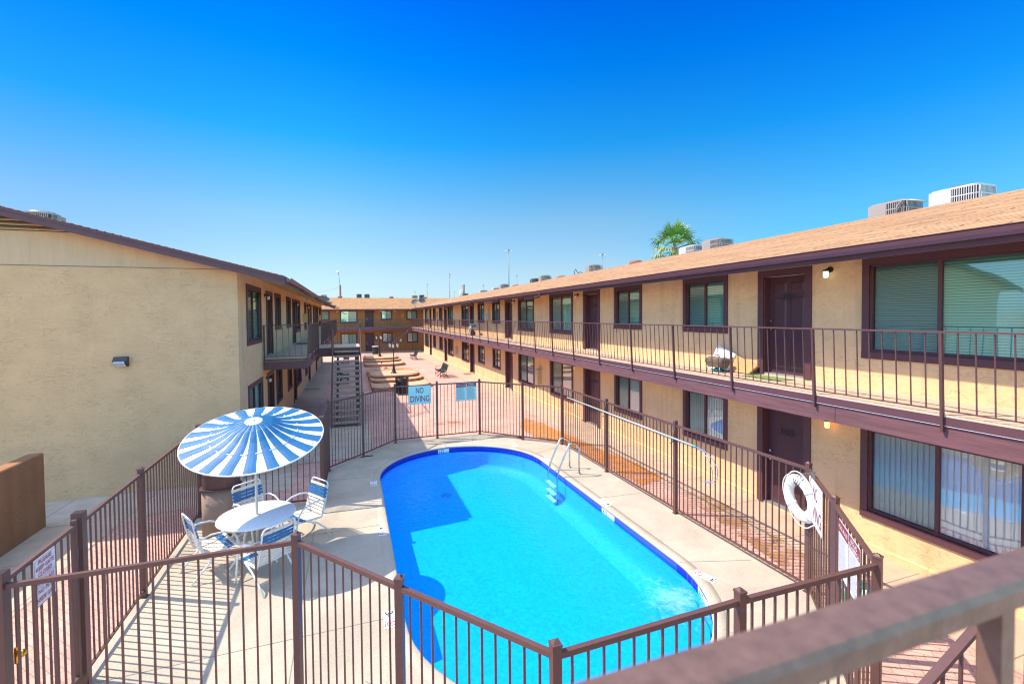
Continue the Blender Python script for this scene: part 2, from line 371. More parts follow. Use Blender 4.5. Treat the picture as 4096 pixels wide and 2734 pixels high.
# deck edge and saw cut joints
g = MB(); g.ring([[(x, y, ZD) for x, y in outer], [(x, y, ZD - .12) for x, y in outer]], cap=False, sm=False)
struct('deck_edge', g, DECK, recalc=True)
g = MB()
for a, b in (((-2.9, 6.29), (.45, 6.31)), ((-.72, 5.2), (-.74, 10.7)), ((-2.95, 9.22), (.45, 9.22)), ((.08, 5.28), (1.0, 4.3)), ((5.15, 8.88), (6.14, 8.80)),
             ((4.9, 12.37), (5.9, 12.80)), ((3.55, 14.1), (3.85, 15.1)), ((5.0, 6.1), (6.14, 5.75)), ((4.45, 4.6), (5.0, 3.6)), ((1.4, 13.9), (1.0, 14.6)), ((-.7, 12.2), (.4, 12.1)), ((2.9, 3.8), (2.9, 2.9))):
    g.bar((a[0], a[1], ZD + .001), (b[0], b[1], ZD + .001), .009, .004)
struct('deck_joints', g, mat('joint grey', (.26, .22, .18), rough=1))
# coping (bullnose ring), tile band, plaster shell
g = MB()
prof = [(RP + .17, ZD - .012), (RP + .165, ZD + .0015), (RP + .06, ZD + .003), (RP + .0, ZD - .001), (RP - .018, ZD - .014), (RP - .018, ZD - .04), (RP + .02, ZD - .055)]
g.ring([[(x, y, z) for x, y in pool_outline(r)] for r, z in prof], cap=False)
struct('pool_coping', g, COPE, recalc=True)
g = MB(); g.ring([[(x, y, z) for x, y in pool_outline(RP)] for z in (ZD - .045, ZD - .19)], cap=False)
t = struct('pool_tile_band', g, TILE, recalc=True)
g = MB()
g.ring([[(x, y, z) for x, y in pool_outline(r)] for r, z in ((RP + .001, ZD - .185), (RP - .02, ZD - .55), (RP - .12, ZD - .68), (RP - .34, ZD - .75))], cap=False)
g.face([(x, y, ZD - .75) for x, y in pool_outline(RP - .34)])
struct('pool_shell', g, PLAST, recalc=False)
# entry steps and fittings
g = MB()
for k, (r, z) in enumerate(((.95, -.28), (.62, -.43))):
    for q in range(8):
        a0 = PI + .25 + q * (PI - .5) / 8; a1 = a0 + (PI - .5) / 8
        P = [(2.8 + rr * math.cos(a), 6.2 + rr * math.sin(a)) for a, rr in ((a0, RP - .02), (a1, RP - .02), (a1, RP - .35 * (2 - k) * .9), (a0, RP - .35 * (2 - k) * .9))]
        g.prism(P, ZD - .75, ZD + z - .05)
struct('pool_steps', g, PLAST, recalc=True)
g = MB(); g.lathe([(.14, 0), (.14, .012), (.03, .018)], (2.33, 12.1, ZD - .75), mi=0)
o = tag(g.build('pool_drain', mat('drain plastic', (.02, .30, .75), rough=.5)), 'round drain cover on the deep floor of the pool', 'drain')
# water
W = bpy.data.materials.new('pool water'); W.use_nodes = True; nt = W.node_tree; N = nt.nodes; L = nt.links; N.remove(N['Principled BSDF'])
tr = N.new('ShaderNodeBsdfTransparent'); tr.inputs[0].default_value = (.60, .95, 1, 1)
gl = N.new('ShaderNodeBsdfGlossy'); gl.inputs['Roughness'].default_value = .03; gl.inputs[0].default_value = (.9, .95, 1, 1)
tc = N.new('ShaderNodeTexCoord'); n1 = N.new('ShaderNodeTexNoise'); n1.inputs['Scale'].default_value = 7; n1.inputs['Detail'].default_value = 4; n1.inputs['Distortion'].default_value = .6
L.new(tc.outputs['Object'], n1.inputs['Vector'])
bp = N.new('ShaderNodeBump'); bp.inputs['Strength'].default_value = .35; bp.inputs['Distance'].default_value = .03; L.new(n1.outputs['Fac'], bp.inputs['Height'])
fr = N.new('ShaderNodeFresnel'); fr.inputs[0].default_value = 1.33; L.new(bp.outputs[0], fr.inputs['Normal']); L.new(bp.outputs[0], gl.inputs['Normal'])
# small-scale ripple darkening of the transmitted light (refraction ripples)
n2 = N.new('ShaderNodeTexNoise'); n2.inputs['Scale'].default_value = 16; n2.inputs['Detail'].default_value = 3; n2.inputs['Distortion'].default_value = 1.0; L.new(tc.outputs['Object'], n2.inputs['Vector'])
cr = N.new('ShaderNodeMapRange'); cr.inputs[1].default_value = .36; cr.inputs[2].default_value = .62; cr.inputs[3].default_value = .84; cr.inputs[4].default_value = 1.0; L.new(n2.outputs['Fac'], cr.inputs[0])
vm = N.new('ShaderNodeVectorMath'); vm.operation = 'SCALE'; vm.inputs[0].default_value = (.55, .97, 1.0); L.new(cr.outputs[0], vm.inputs['Scale']); L.new(vm.outputs[0], tr.inputs[0])
mx = N.new('ShaderNodeMixShader'); L.new(fr.outputs[0], mx.inputs[0]); L.new(tr.outputs[0], mx.inputs[1]); L.new(gl.outputs[0], mx.inputs[2]); # foam and bubbles near the return jet at the front right
fd = N.new('ShaderNodeVectorMath'); fd.operation = 'DISTANCE'; fd.inputs[1].default_value = (4.45, 5.45, ZD - .13); mp_ = N.new('ShaderNodeMapping'); mp_.inputs['Rotation'].default_value = (0, 0, 0)
L.new(tc.outputs['Object'], fd.inputs[0]); fr2 = N.new('ShaderNodeMapRange'); fr2.inputs[1].default_value = .1; fr2.inputs[2].default_value = 1.3; fr2.inputs[3].default_value = .15; fr2.inputs[4].default_value = -.32; L.new(fd.outputs['Value'], fr2.inputs[0])
n5 = N.new('ShaderNodeTexNoise'); n5.inputs['Scale'].default_value = 6; n5.inputs['Detail'].default_value = 9; n5.inputs['Roughness'].default_value = .75; n5.inputs['Distortion'].default_value = 1.5; L.new(tc.outputs['Object'], n5.inputs['Vector'])
ad = N.new('ShaderNodeMath'); ad.operation = 'ADD'; L.new(n5.outputs['Fac'], ad.inputs[0]); L.new(fr2.outputs[0], ad.inputs[1])
st = N.new('ShaderNodeMapRange'); st.inputs[1].default_value = .50; st.inputs[2].default_value = .72; st.inputs[3].default_value = 0; st.inputs[4].default_value = .20; L.new(ad.outputs[0], st.inputs[0])
df = N.new('ShaderNodeBsdfDiffuse'); df.inputs[0].default_value = (.75, .9, .9, 1)
mx2 = N.new('ShaderNodeMixShader'); L.new(st.outputs[0], mx2.inputs[0]); L.new(mx.outputs[0], mx2.inputs[1]); L.new(df.outputs[0], mx2.inputs[2]); L.new(mx2.outputs[0], N['Material Output'].inputs[0])
g = MB(); g.face([(x, y, ZD - .13) for x, y in pool_outline(RP - .002)])
struct('water', g, W)

# depth markers on deck
def marker(cx, cy, ang, num, label):
    r = empty('depth_marker', (cx, cy, ZD + .002), 0, label, 'depth marker', 'depth markers around the pool')
    g = MB(); U = Vector((math.cos(ang), math.sin(ang), 0)); V = Vector((-math.sin(ang), math.cos(ang), 0)); O = Vector((0, 0, .003))
    w, h = .37, .155
    c = [O + U * (sx * w / 2) + V * (sy * h / 2) for sx, sy in ((-1, -1), (1, -1), (1, 1), (-1, 1))]
    g.hexa([p - Vector((0, 0, .003)) for p in c] + c, 0)
    addtext(g, num, O - U * w / 2 - V * h / 2, U, V, .065, .105, .02, .025, 1)
    addtext(g, 'FT', O - U * w / 2 - V * h / 2, U, V, .045, .04, .10, .03, 1)
    for k in range(16):
        a0 = 2 * PI * k / 16; a1 = 2 * PI * (k + 1) / 16; C = O + U * .095 + V * .012
        g.face([C + (U * math.cos(a) + V * math.sin(a)) * rr + Vector((0, 0, .002)) for a, rr in ((a0, .045), (a0, .056), (a1, .056), (a1, .045))], 2)
    g.bar(O + U * .06 + V * .045 + Vector((0, 0, .003)), O + U * .13 - V * .022 + Vector((0, 0, .003)), .010, .002, 2)
    addtext(g, 'NO DIVING', O - U * w / 2 - V * h / 2, U, V, .12, .022, .22, .006, 1)
    g.build('plate', [SIGNW, INK, REDINK], r, recalc=False)
marker(.475, 8.93, -PI / 2, '4', 'depth marker plate reading 4 FT at the left pool edge, half in the umbrella shadow')
marker(.45, 11.6, -PI / 2, '5', 'depth marker plate reading 5 FT at the left pool edge in the building shade')
marker(.42, 6.27, -PI / 2, '3', 'depth marker plate partly behind a front fence post, left of the pool')
marker(5.09, 5.63, R(108), '3', 'depth marker plate reading 3 FT at the front right curve of the pool')
marker(5.12, 8.64, PI / 2, '4', 'depth marker plate reading 4 FT at the right pool edge')
marker(5.10, 11.80, R(100), '5', 'depth marker plate reading 5 FT beside the steel pool ladder')
marker(2.80, 14.12, PI, '5', 'depth marker plate at the far end of the pool below the NO DIVING sign')
g = MB()
for (x, y, rz) in ((2.6, 14.036, 0),):
    g.box(x - .25, x + .22, 14.022, 14.030, ZD - .165, ZD - .055, 0); 
g.build('tile_plate_tmp', SIGNW) if False else None
r = empty('waterline_marker', (2.05, 13.9, ZD - .11), 0, 'white 5 FT tile set in the blue band at the far pool wall', 'depth marker')
g = MB(); O = Vector((.2, 0, -.05))
a0 = math.atan2(13.9 - 11.85, 2.25 - 2.8)
P0 = Vector((2.8 + 2.188 * math.cos(1.73), 11.85 + 2.188 * math.sin(1.73), ZD - .165)) - r.location
P1 = Vector((2.8 + 2.188 * math.cos(1.57), 11.85 + 2.188 * math.sin(1.57), ZD - .165)) - r.location
U = (P1 - P0).normalized()
g.face([P0, P1, P1 + Vector((0, 0, .11)), P0 + Vector((0, 0, .11))], 0); addtext(g, '5 FT', P0, U, (0, 0, 1), .16, .07, .03, .02, 1)
g.build('tile', [SIGNW, INK], r, recalc=False)
for nm, aa, lab in (('4', .0, 'white tiles set in the blue band midway along the right pool wall'), ('3', -.62, 'white tiles set in the blue band at the front right curve of the pool')):
    g = MB()
    if nm == '4': P0 = Vector((4.988, 8.55, ZD - .165)); P1 = Vector((4.988, 8.05, ZD - .165))
    else:
        P0 = Vector((2.8 + 2.188 * math.cos(-.30), 6.2 + 2.188 * math.sin(-.30), ZD - .165)); P1 = Vector((2.8 + 2.188 * math.cos(-.50), 6.2 + 2.188 * math.sin(-.50), ZD - .165))
    g.face([P0, P1, P1 + Vector((0, 0, .11)), P0 + Vector((0, 0, .11))], 0); addtext(g, nm + ' FT', P0, (P1 - P0), (0, 0, 1), .17, .07, .05, .02, 1)
    r = empty('waterline_marker', P0, 0, lab, 'depth marker'); g.build('tile', [SIGNW, INK], r, recalc=False, world=True)
g = MB(); g.lathe([(.125, 0), (.125, .004), (.11, .006)], (0, 0, 0)); r = empty('skimmer_lid', (4.76, 13.39, ZD + .001), 0, 'round cream skimmer lid in the deck at the far right of the pool', 'lid'); g.build('lid', OFFW, r)  # lid over the pool skimmer

# pool ladder
r = empty('pool_ladder', (5.42, 10.68, ZD), 0, 'stainless steel pool ladder with two looped rails at the right edge', 'ladder')
for y in (-.27, .27):
    g = MB(); pts = [(0, y, 0), (0, y, .62)]
    for k in range(1, 9): a = PI * k / 9 * .72; pts.append((-.19 + .19 * math.cos(a), y, .62 + .19 * math.sin(a)))
    pts += [(-.55, y, .20), (-.62, y, -.05), (-.62, y, -.72)]
    g.tube(pts, .022, 10); g.lathe([(.055, 0), (.05, .02), (.025, .03)], (0, y, 0)); g.build('rail', STEEL, r)
for z in (-.28, -.48, -.66):
    g = MB(); g.box(-.70, -.60, -.25, .25, z, z + .03); g.build('tread', WHITE, r)

# ------------------------------------------------------------------ pool fence
ZT = 1.73; ZB = .035
def seg(p, q): return (Vector((p[0], p[1], 0)), Vector((q[0], q[1], 0)))
def fence_panel(root, p, q, name='panel', zt=ZT, zb=ZB, bent=None):
    a, b = seg(p, q); L_ = (b - a).length; g = MB(); d = (b - a).normalized()
    g.bar(a + Vector((0, 0, zt + .02)), b + Vector((0, 0, zt + .02)), .040, .040); g.bar(a + Vector((0, 0, zb + .015)), b + Vector((0, 0, zb + .015)), .030, .030)
    n = max(2, round((L_ - .03) / .118))
    for k in range(1, n):
        c = a + d * (L_ * k / n); 
        j = random.uniform(-.004, .004)
        g.bar(c + Vector((0, 0, zb + .02)) + d * j, c + Vector((0, 0, zt + .005)), .016, .016)
    return g.build(name, FENC, root, world=True)
froot = empty('pool_fence', (2.84, 2.76, ZD), 0, 'brown metal picket fence with square posts around the whole pool deck', 'fence')
for i in range(len(FP)):
    p = FP[i]; q = FP[(i + 1) % len(FP)]
    if i == 5: continue          # the gate bay
    fence_panel(froot, p, q)
for i, (x, y) in enumerate(FP):
    if i in (5, 6): w = .10; zt = 1.88
    else: w = .065; zt = 1.82
    g = MB(); yaw = 0
    if i in (0,): yaw = R(20)
    if i in (3, 4): yaw = R(-25)
    Mx = Matrix.Translation((x, y, 0)) @ Matrix.Rotation(yaw, 4, 'Z')
    g.box(-w / 2, w / 2, -w / 2, w / 2, ZD, zt, 0, Mx); 
    if i in (5, 6):
        g.box(-w / 2 + .008, w / 2 - .008, -w / 2 + .008, w / 2 - .008, zt - .002, zt + .002, 1, Mx)
    else:
        g.box(-w / 2 - .004, w / 2 + .004, -w / 2 - .004, w / 2 + .004, zt, zt + .018, 0, Mx)
        c = w / 2 - .006
        g.hexa([Mx @ Vector(v) for v in ((-c, -c, zt + .018), (c, -c, zt + .018), (c, c, zt + .018), (-c, c, zt + .018), (-c * .4, -c * .4, zt + .038), (c * .4, -c * .4, zt + .038), (c * .4, c * .4, zt + .038), (-c * .4, c * .4, zt + .038))])
    g.box(-.05, .05, -.05, .05, ZD, ZD + .008, 0, Mx)
    g.build('post', [FENC, DARK], froot, world=True)
# gate
gr = empty('pool_gate', (-2.87, 6.24, ZD), 0, 'brown metal picket gate between the two thick posts at the left', 'gate')
g = MB(); A = Vector((-2.86, 5.15, 0)); B = Vector((-2.875, 6.22, 0)); zg = Vector((0, 0, 1)); 
g.bar(A + zg * 1.76, B + zg * 1.76, .04, .04); g.bar(A + zg * .10, B + zg * .10, .04, .04)
for k in range(1, 9): c = A.lerp(B, k / 9); g.bar(c + zg * .12, c + zg * 1.75, .016)
for c in (A, B): g.bar(c + zg * .05, c + zg * 1.83, .045, .045)
g.build('leaf', FENC, gr, world=True)
for z in (.35, 1.45):
    g = MB(); g.tube([(-2.87, 6.22, z), (-2.88, 6.28, z)], .012); g.tube([(-2.87, 6.25, z - .04), (-2.87, 6.25, z + .04)], .016); g.build('hinge', GALV, gr, world=True)
g = MB(); g.lathe([(.0, -.02), (.025, -.018), (.034, 0), (.025, .018), (0, .02)], (0, 0, 0), M=Matrix.Translation((-2.80, 5.22, 1.05)) @ Matrix.Rotation(PI / 2, 4, 'Y'), cap=False)
g.box(-2.845, -2.83, 5.19, 5.25, .98, 1.12); g.build('knob', mat('brass', (.75, .42, .06), rough=.25, metal=1), gr, world=True)

# ------------------------------------------------------------------ signs on the fence
def plane_of(p, q, side):
    a, b = seg(p, q); d = (b - a).normalized(); n = Vector((-d.y, d.x, 0)) * side; return a, d, n
def rrect(w, h, r, n=5):
    P = []
    for cx, cy, s0 in ((w - r, r, -PI / 2), (w - r, h - r, 0), (r, h - r, PI / 2), (r, r, PI)):
        for k in range(n + 1): t = s0 + PI / 2 * k / n; P.append((cx + r * math.cos(t), cy + r * math.sin(t)))
    return P
def plate(g, O, U, V, w, h, mi_face, mi_edge, r=.03, bord=.012):
    Nn = U.cross(V)
    a = rrect(w, h, r); lo = [O + U * x + V * y - Nn * .003 for x, y in a]; hi = [p + Nn * .003 for p in lo]
    g.ring([lo, hi], mi=mi_face, sm=False)
    inner = rrect(w - 2 * bord, h - 2 * bord, r * .8); outer_ = rrect(w - 2 * bord + .008, h - 2 * bord + .008, r * .8 + .003)
    for k in range(len(inner)):
        k2 = (k + 1) % len(inner)
        q = [O + U * (outer_[k][0] + bord - .004) + V * (outer_[k][1] + bord - .004), O + U * (outer_[k2][0] + bord - .004) + V * (outer_[k2][1] + bord - .004),
             O + U * (inner[k2][0] + bord) + V * (inner[k2][1] + bord), O + U * (inner[k][0] + bord) + V * (inner[k][1] + bord)]
        g.face([p + Nn * .0015 for p in q], mi_edge)
def nodiving(O, U, w, h, face, label):
    r = empty('no_diving_sign', O, 0, label, 'sign'); V = Vector((0, 0, 1)); O0 = Vector((0, 0, 0)); g = MB()
    plate(g, O0, U, V, w, h, 0, 1); 
    addtext(g, 'NO', O0, U, V, w * .34, h * .32, w * .33, h * .58, 1); addtext(g, 'DIVING', O0, U, V, w * .84, h * .34, w * .09, h * .12, 1)
    g.build('plate', [face, MAROON], r, recalc=False)
def rules(O, U, w, h, face, label):
    r = empty('pool_rules_sign', O, 0, label, 'sign'); V = Vector((0, 0, 1))
    for k, tx in enumerate((('POOL RULES',), ('REGLAS', 'DE ALBERCA'))):
        g = MB(); O0 = U * (k * w / 2); ww = w / 2 - .006; plate(g, O0, U, V, ww, h, 0, 1, r=.025, bord=.008)
        Nn = U.cross(V)
        g.face([O0 + U * x + V * y + Nn * .002 for x, y in ((.012, h * .77), (ww - .012, h * .77), (ww - .012, h - .012), (.012, h - .012))], 1)
        for q, s_ in enumerate(tx):
            hh = h * .075; yy = h * .84 if len(tx) == 1 else h * (.885 - .095 * q)
            wid = ww * (.86 if len(s_) > 7 else .55); addtext(g, s_, O0, U, V, wid, hh, (ww - wid) / 2, yy, 0, .004)
        rr = random.Random(3 + k); y = h * .73
        while y > h * .07:
            ln = ww * rr.uniform(.6, .88); g.face([O0 + U * a + V * b + Nn * .002 for a, b in ((.02, y), (.02 + ln, y), (.02 + ln, y + .0045), (.02, y + .0045))], 2); y -= .0135
        g.build('panel', [face, MAROON, GREYINK], r, recalc=False)
nodiving(Vector((1.70, 15.075, 1.15)), Vector((1, .0, 0)), .735, .60, SIGN_SHADE, 'shade-tinted white NO DIVING sign on the far fence panel')
rules(Vector((3.27, 15.09, 1.15)), Vector((1, .005, 0)), .715, .60, SIGN_SHADE, 'shade-tinted white pool rules sign in English and Spanish on the far fence')
a, d, n = plane_of((6.20, 4.80), (5.34, 3.80), 1)
nodiving(Vector((6.05, 4.62, 1.15)) + Vector((-.035, .03, 0)), d, .70, .60, SIGNW, 'white NO DIVING sign facing the pool beside the life ring')
a, d, n = plane_of((5.34, 3.80), (4.39, 2.74), 1)
rules(Vector((5.11, 3.54, 1.13)) + Vector((-.035, .03, 0)), d, .76, .60, SIGNW, 'white pool rules sign facing the pool at the front right corner')
r = empty('gate_sign', (-2.82, 5.44, 1.30), 0, 'white sign on the gate reading PLEASE KEEP GATE CLOSED', 'sign'); g = MB(); U = Vector((0, 1, 0)); V = Vector((0, 0, 1)); O0 = Vector((0, 0, 0))
plate(g, O0, U, V, .33, .46, 0, 1, r=.02, bord=.008)
for s_, y, w in (('PLEASE', .395, .20), ('KEEP GATE', .335, .27), ('CLOSED', .275, .21), ('NO GLASS', .195, .26), ('NO PETS', .115, .22), ('INSIDE GATE', .04, .29)):
    addtext(g, s_, O0, U, V, w, .042, (.33 - w) / 2, y, 1, -.004 - .002 if False else .003)
for y in (.255, .175): g.face([O0 + U * x + V * z + U.cross(V) * .002 for x, z in ((.01, y), (.32, y), (.32, y + .004), (.01, y + .004))], 1)
g.build('plate', [SIGNW, REDINK], r, recalc=False)
# ------------------------------------------------------------------ buildings
class Facade:
    """u along the wall, z up, w out of the wall"""
    def __init__(s, fn, root): s.P = fn; s.root = root
    def box(s, mb, u0, u1, z0, z1, w0, w1, mi=0):
        P = [s.P(u, z, w) for u, z, w in ((u0, z0, w0), (u1, z0, w0), (u1, z0, w1), (u0, z0, w1), (u0, z1, w0), (u1, z1, w0), (u1, z1, w1), (u0, z1, w1))]
        mb.hexa(P, mi)
    def quad(s, mb, pts, mi=0): mb.face([s.P(*p) for p in pts], mi)
def wall_open(fac, mb, u0, u1, z0, z1, ops, depth, mi=0):
    us = sorted({u0, u1} | {o[0] for o in ops} | {o[1] for o in ops}); zs = sorted({z0, z1} | {o[2] for o in ops} | {o[3] for o in ops})
    us = [u for u in us if u0 <= u <= u1]; zs = [z for z in zs if z0 <= z <= z1]
    def inop(u, z): return any(o[0] < u < o[1] and o[2] < z < o[3] for o in ops)
    for a, b in zip(us, us[1:]):
        run = None
        for c, d in zip(zs, zs[1:]):
            if inop((a + b) / 2, (c + d) / 2): run = None; continue
            fac.quad(mb, [(a, c, 0), (b, c, 0), (b, d, 0), (a, d, 0)], mi)
    for o in ops:
        a, b, c, d = o[:4]; D = -depth
        fac.quad(mb, [(a, c, 0), (a, d, 0), (a, d, D), (a, c, D)], mi); fac.quad(mb, [(b, c, 0), (b, d, 0), (b, d, D), (b, c, D)], mi)
        fac.quad(mb, [(a, d, 0), (b, d, 0), (b, d, D), (a, d, D)], mi); fac.quad(mb, [(a, c, 0), (b, c, 0), (b, c, D), (a, c, D)], mi)
        fac.quad(mb, [(a, c, D), (b, c, D), (b, d, D), (a, d, D)], mi)
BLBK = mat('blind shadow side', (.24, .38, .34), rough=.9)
def window(fac, u0, u1, z0, z1, style='h', flip=False, trim=.115, clear=False):
    a, b, c, d = u0 + trim, u1 - trim, z0 + trim, z1 - trim
    g = MB()
    fac.box(g, u0, u1, z1 - trim, z1, -.01, .030); fac.box(g, u0, u1, z0, z0 + trim, -.01, .034)
    fac.box(g, u0, u0 + trim, z0 + trim, z1 - trim, -.01, .028); fac.box(g, u1 - trim, u1, z0 + trim, z1 - trim, -.01, .028)
    w = g.build('window', TRIM, fac.root, world=True)
    g = MB(); e = .035; m = (a + b) / 2
    for x0, x1, y0, y1 in ((a, b, d - e, d), (a, b, c, c + e * 1.3), (a, a + e, c + e * 1.3, d - e), (b - e, b, c + e * 1.3, d - e)): fac.box(g, x0, x1, y0, y1, -.075, -.012)
    fac.box(g, m - e * .7, m + e * .7, c + e * 1.3, d - e, -.065, -.018)
    g.build('frame', TRIM, w, world=True)
    # the sash farther along has the screen
    s0, s1 = ((a + e, m - e * .7), (m + e * .7, b - e)); 
    if flip: s0, s1 = s1, s0
    for k, (p, q) in enumerate((s0, s1)):
        g = MB(); fac.box(g, p, q, c + e * 1.3, d - e, -.050, -.046)
        g.build('pane', GLASS2 if k else (GLASS3 if clear else GLASS), w, world=True)
    g = MB()
    if style == 'h':
        z = c + .05
        while z < d - .05:
            g.face([fac.P(u, zz, ww) for u, zz, ww in ((a + .01, z, -.078), (b - .01, z, -.078), (b - .01, z + .030, -.090), (a + .01, z + .030, -.090))]); z += .040
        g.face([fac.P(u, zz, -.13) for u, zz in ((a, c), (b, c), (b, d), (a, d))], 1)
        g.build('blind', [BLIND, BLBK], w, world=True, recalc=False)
    elif style == 'v':
        u = a + .01
        while u < b - .06:
            g.face([fac.P(uu, zz, ww) for uu, zz, ww in ((u, c + .03, -.078), (u + .088, c + .03, -.100), (u + .088, d - .03, -.100), (u, d - .03, -.078))]); u += .078
        g.build('blind', BLINDW, w, world=True, recalc=False)
    else:
        n = 26; 
        L_ = [[fac.P(a + (b - a) * k / n, zz, -.085 + .010 * math.sin(k * 1.9)) for zz in (c + .03, d - .03)] for k in range(n + 1)]
        for k in range(n): g.face([L_[k][0], L_[k + 1][0], L_[k + 1][1], L_[k][1]], 0, True)
        g.build('curtain', CURT, w, world=True, recalc=False)
    return (a, b, c, d)
def door(fac, u0, u1, z0, z1, panels=True, num=None, textdir=1, trim=.14, knob_hi=True, rec=.13, label=None):
    a, b, d = u0 + trim, u1 - trim, z1 - trim
    g = MB(); W0 = -rec
    fac.box(g, a + .006, b - .006, z0 + .03, d - .006, W0 - .04, W0)
    if panels:
        w = (b - a); H = d - z0
        for (p, q) in ((.13, .45), (.55, .87)):
            for (r_, s_) in ((.08, .37), (.46, .79), (.84, .94)):
                x0, x1, y0, y1 = a + w * p, a + w * q, z0 + H * r_, z0 + H * s_
                P = [fac.P(u, z, ww) for u, z, ww in ((x0, y0, W0), (x1, y0, W0), (x1, y1, W0), (x0, y1, W0), (x0 + .03, y0 + .03, W0 + .012), (x1 - .03, y0 + .03, W0 + .012), (x1 - .03, y1 - .03, W0 + .012), (x0 + .03, y1 - .03, W0 + .012))]
                g.hexa(P)
    dr = g.build('door', DOOR, fac.root, world=True)
    if label: dr['label'] = label
    g = MB(); fac.box(g, u0, u1, z1 - trim, z1, -.01, .030); fac.box(g, u0, a, z0, z1 - trim, -.01, .028); fac.box(g, b, u1, z0, z1 - trim, -.01, .028)
    fac.box(g, a - .001, a + .012, z0, d, W0 + .001, -.012); fac.box(g, b - .012, b + .001, z0, d, W0 + .001, -.012)
    g.build('frame', TRIM, dr, world=True)
    g = MB(); fac.box(g, a, b, z0, z0 + .03, W0 - .03, -.005); g.build('threshold', GALV, dr, world=True)
    side = b - .10 if knob_hi else a + .10
    for zz, rr in ((.95, .030), (1.12, .024)):
        g = MB(); c = fac.P(side, z0 + zz, W0); c2 = fac.P(side, z0 + zz, W0 + .055); g.tube([c, Vector(c).lerp(Vector(c2), .5), c2], [rr, rr * .5, rr], 10); g.build('handle', STEEL, dr, world=True)
    if num:
        g = MB(); U = (Vector(fac.P(1, 0, 0)) - Vector(fac.P(0, 0, 0))) * textdir
        O = Vector(fac.P((a + b) / 2 - textdir * .14, z0 + 1.55 if panels else z0 + 1.52, W0 + .004 + (.0 if panels else 0)))
        addtext(g, num, O, U, (0, 0, 1), .30, .13, 0, 0, 0, .016); g.build('number', BLACK, dr, world=True, recalc=False)
    return (a, b, z0, d)
def railing(fac, u0, u1, z, wt, wb, posts, zdrop, lean_note=None, spacing=.178, name='balcony_railing', mat_=IRON, top=1.06, post=.045):
    g = MB()
    T = lambda u, zz: Vector(fac.P(u, z + zz, wb + (wt - wb) * zz / top))
    up = (0, 0, 1)
    g.bar(T(u0, top - .012), T(u1, top - .012), .045, .024); g.bar(T(u0, .06), T(u1, .06), .030, .014)
    allp = sorted(posts)
    edges = [u0] + allp + [u1]
    for a, b in zip(edges, edges[1:]):
        if b - a < .25: continue
        n = max(1, round((b - a) / spacing))
        for k in range(1, n): u = a + (b - a) * k / n; g.bar(T(u, .06), T(u, top - .02), .013, .013)
    r = g.build(name, mat_, fac.root, world=True)
    for u in allp:
        g = MB(); g.bar(T(u, -zdrop), T(u, top - .024), post, post * .7, up=(0, 1, 0))
        g.build('post', mat_, r, world=True)
    return r
def gutter(pfun, u0, u1, mb):
    prof = [(0, .10), (0, 0), (.085, 0), (.11, .045), (.125, .10), (.118, .10), (.10, .045), (.08, .012), (.012, .012), (.012, .10)]
    mb.ring([[pfun(u, z, w) for w, z in prof] for u in (u0, u1)], sm=False)

# --- right hand building --------------------------------------------------
XR = 8.30; YR0 = -3.0; YR1 = 56.3
rb = empty('apartment_building', (XR, YR0, gz(0)), 0, 'long yellow stucco two-storey apartment block on the right with sunlit balcony', 'building')
FR = Facade(lambda u, z, w: (XR - w, u, z), rb)
WR = [(3.30, 5.46, 'B'), (8.45, 9.97, 'S'), (11.80, 13.34, 'S'), (16.39, 18.64, 'B'), (20.49, 22.71, 'B'), (25.81, 27.39, 'S'), (29.25, 30.85, 'S'),
      (33.50, 35.81, 'B'), (39.09, 41.37, 'B'), (43.96, 45.69, 'S'), (47.69, 49.33, 'S'), (52.43, 54.98, 'B')]
DR = [(6.38, 7.60), (14.29, 15.51), (23.66, 24.89), (31.92, 33.16), (41.80, 43.08), (50.40, 51.66)]
ops = []
for i, (a, b, k) in enumerate(WR):
    zs = 3.22 if k == 'B' else 3.54
    ops.append(window(FR, a, b, zs, 4.91, 'h' if i not in (3,) else 'c'))
    zl = .50 if k == 'B' else (.79 if i < 9 else .72)
    ops.append(window(FR, a, b, zl, 2.12 if i < 5 else 2.08, ('v' if i in (0, 1, 3, 5, 7, 8) else 'h') if i != 2 else 'h', clear=True))
for i, (a, b) in enumerate(DR):
    ops.append(door(FR, a, b, 2.72, 4.90, True, {0: '205', 1: '206', 2: '207'}.get(i), textdir=-1))
    ops.append(door(FR, a, b, gz((a + b) / 2) + .02, 2.12 if i < 3 else 2.08, i in (1, 4), {0: '105', 1: '106', 2: '107'}.get(i), textdir=-1))
g = MB(); wall_open(FR, g, YR0, YR1, -.6, 5.17, ops, .21)
g.face([(XR, YR1, -.6), (16.4, YR1, -.6), (16.4, YR1, 5.17), (XR, YR1, 5.17)]); g.face([(16.4, YR0, -.6), (16.4, YR1, -.6), (16.4, YR1, 5.17), (16.4, YR0, 5.17)])
g.face([(XR, YR0, -.6), (16.4, YR0, -.6), (16.4, YR0, 5.17), (XR, YR0, 5.17)])
g.build('wall', YEL, rb, world=True, recalc=False)
g = MB()
ys = [YR0, 6.3, 7.7, 14.2, 15.6, 23.6, 24.95, 31.85, 33.2, 41.7, 43.2, 50.3, 51.7, YR1]
for a, b in zip(ys[::2], ys[1::2]):
    P = []
    for y in (a, b): P += [(XR - .035, y, gz(y) - .1), (XR + .02, y, gz(y) - .1), (XR + .02, y, gz(y) + .13), (XR - .035, y, gz(y) + .10)]
    g.ring([P[:4], P[4:]], sm=False)
g.build('plinth', YEL, rb, world=True)
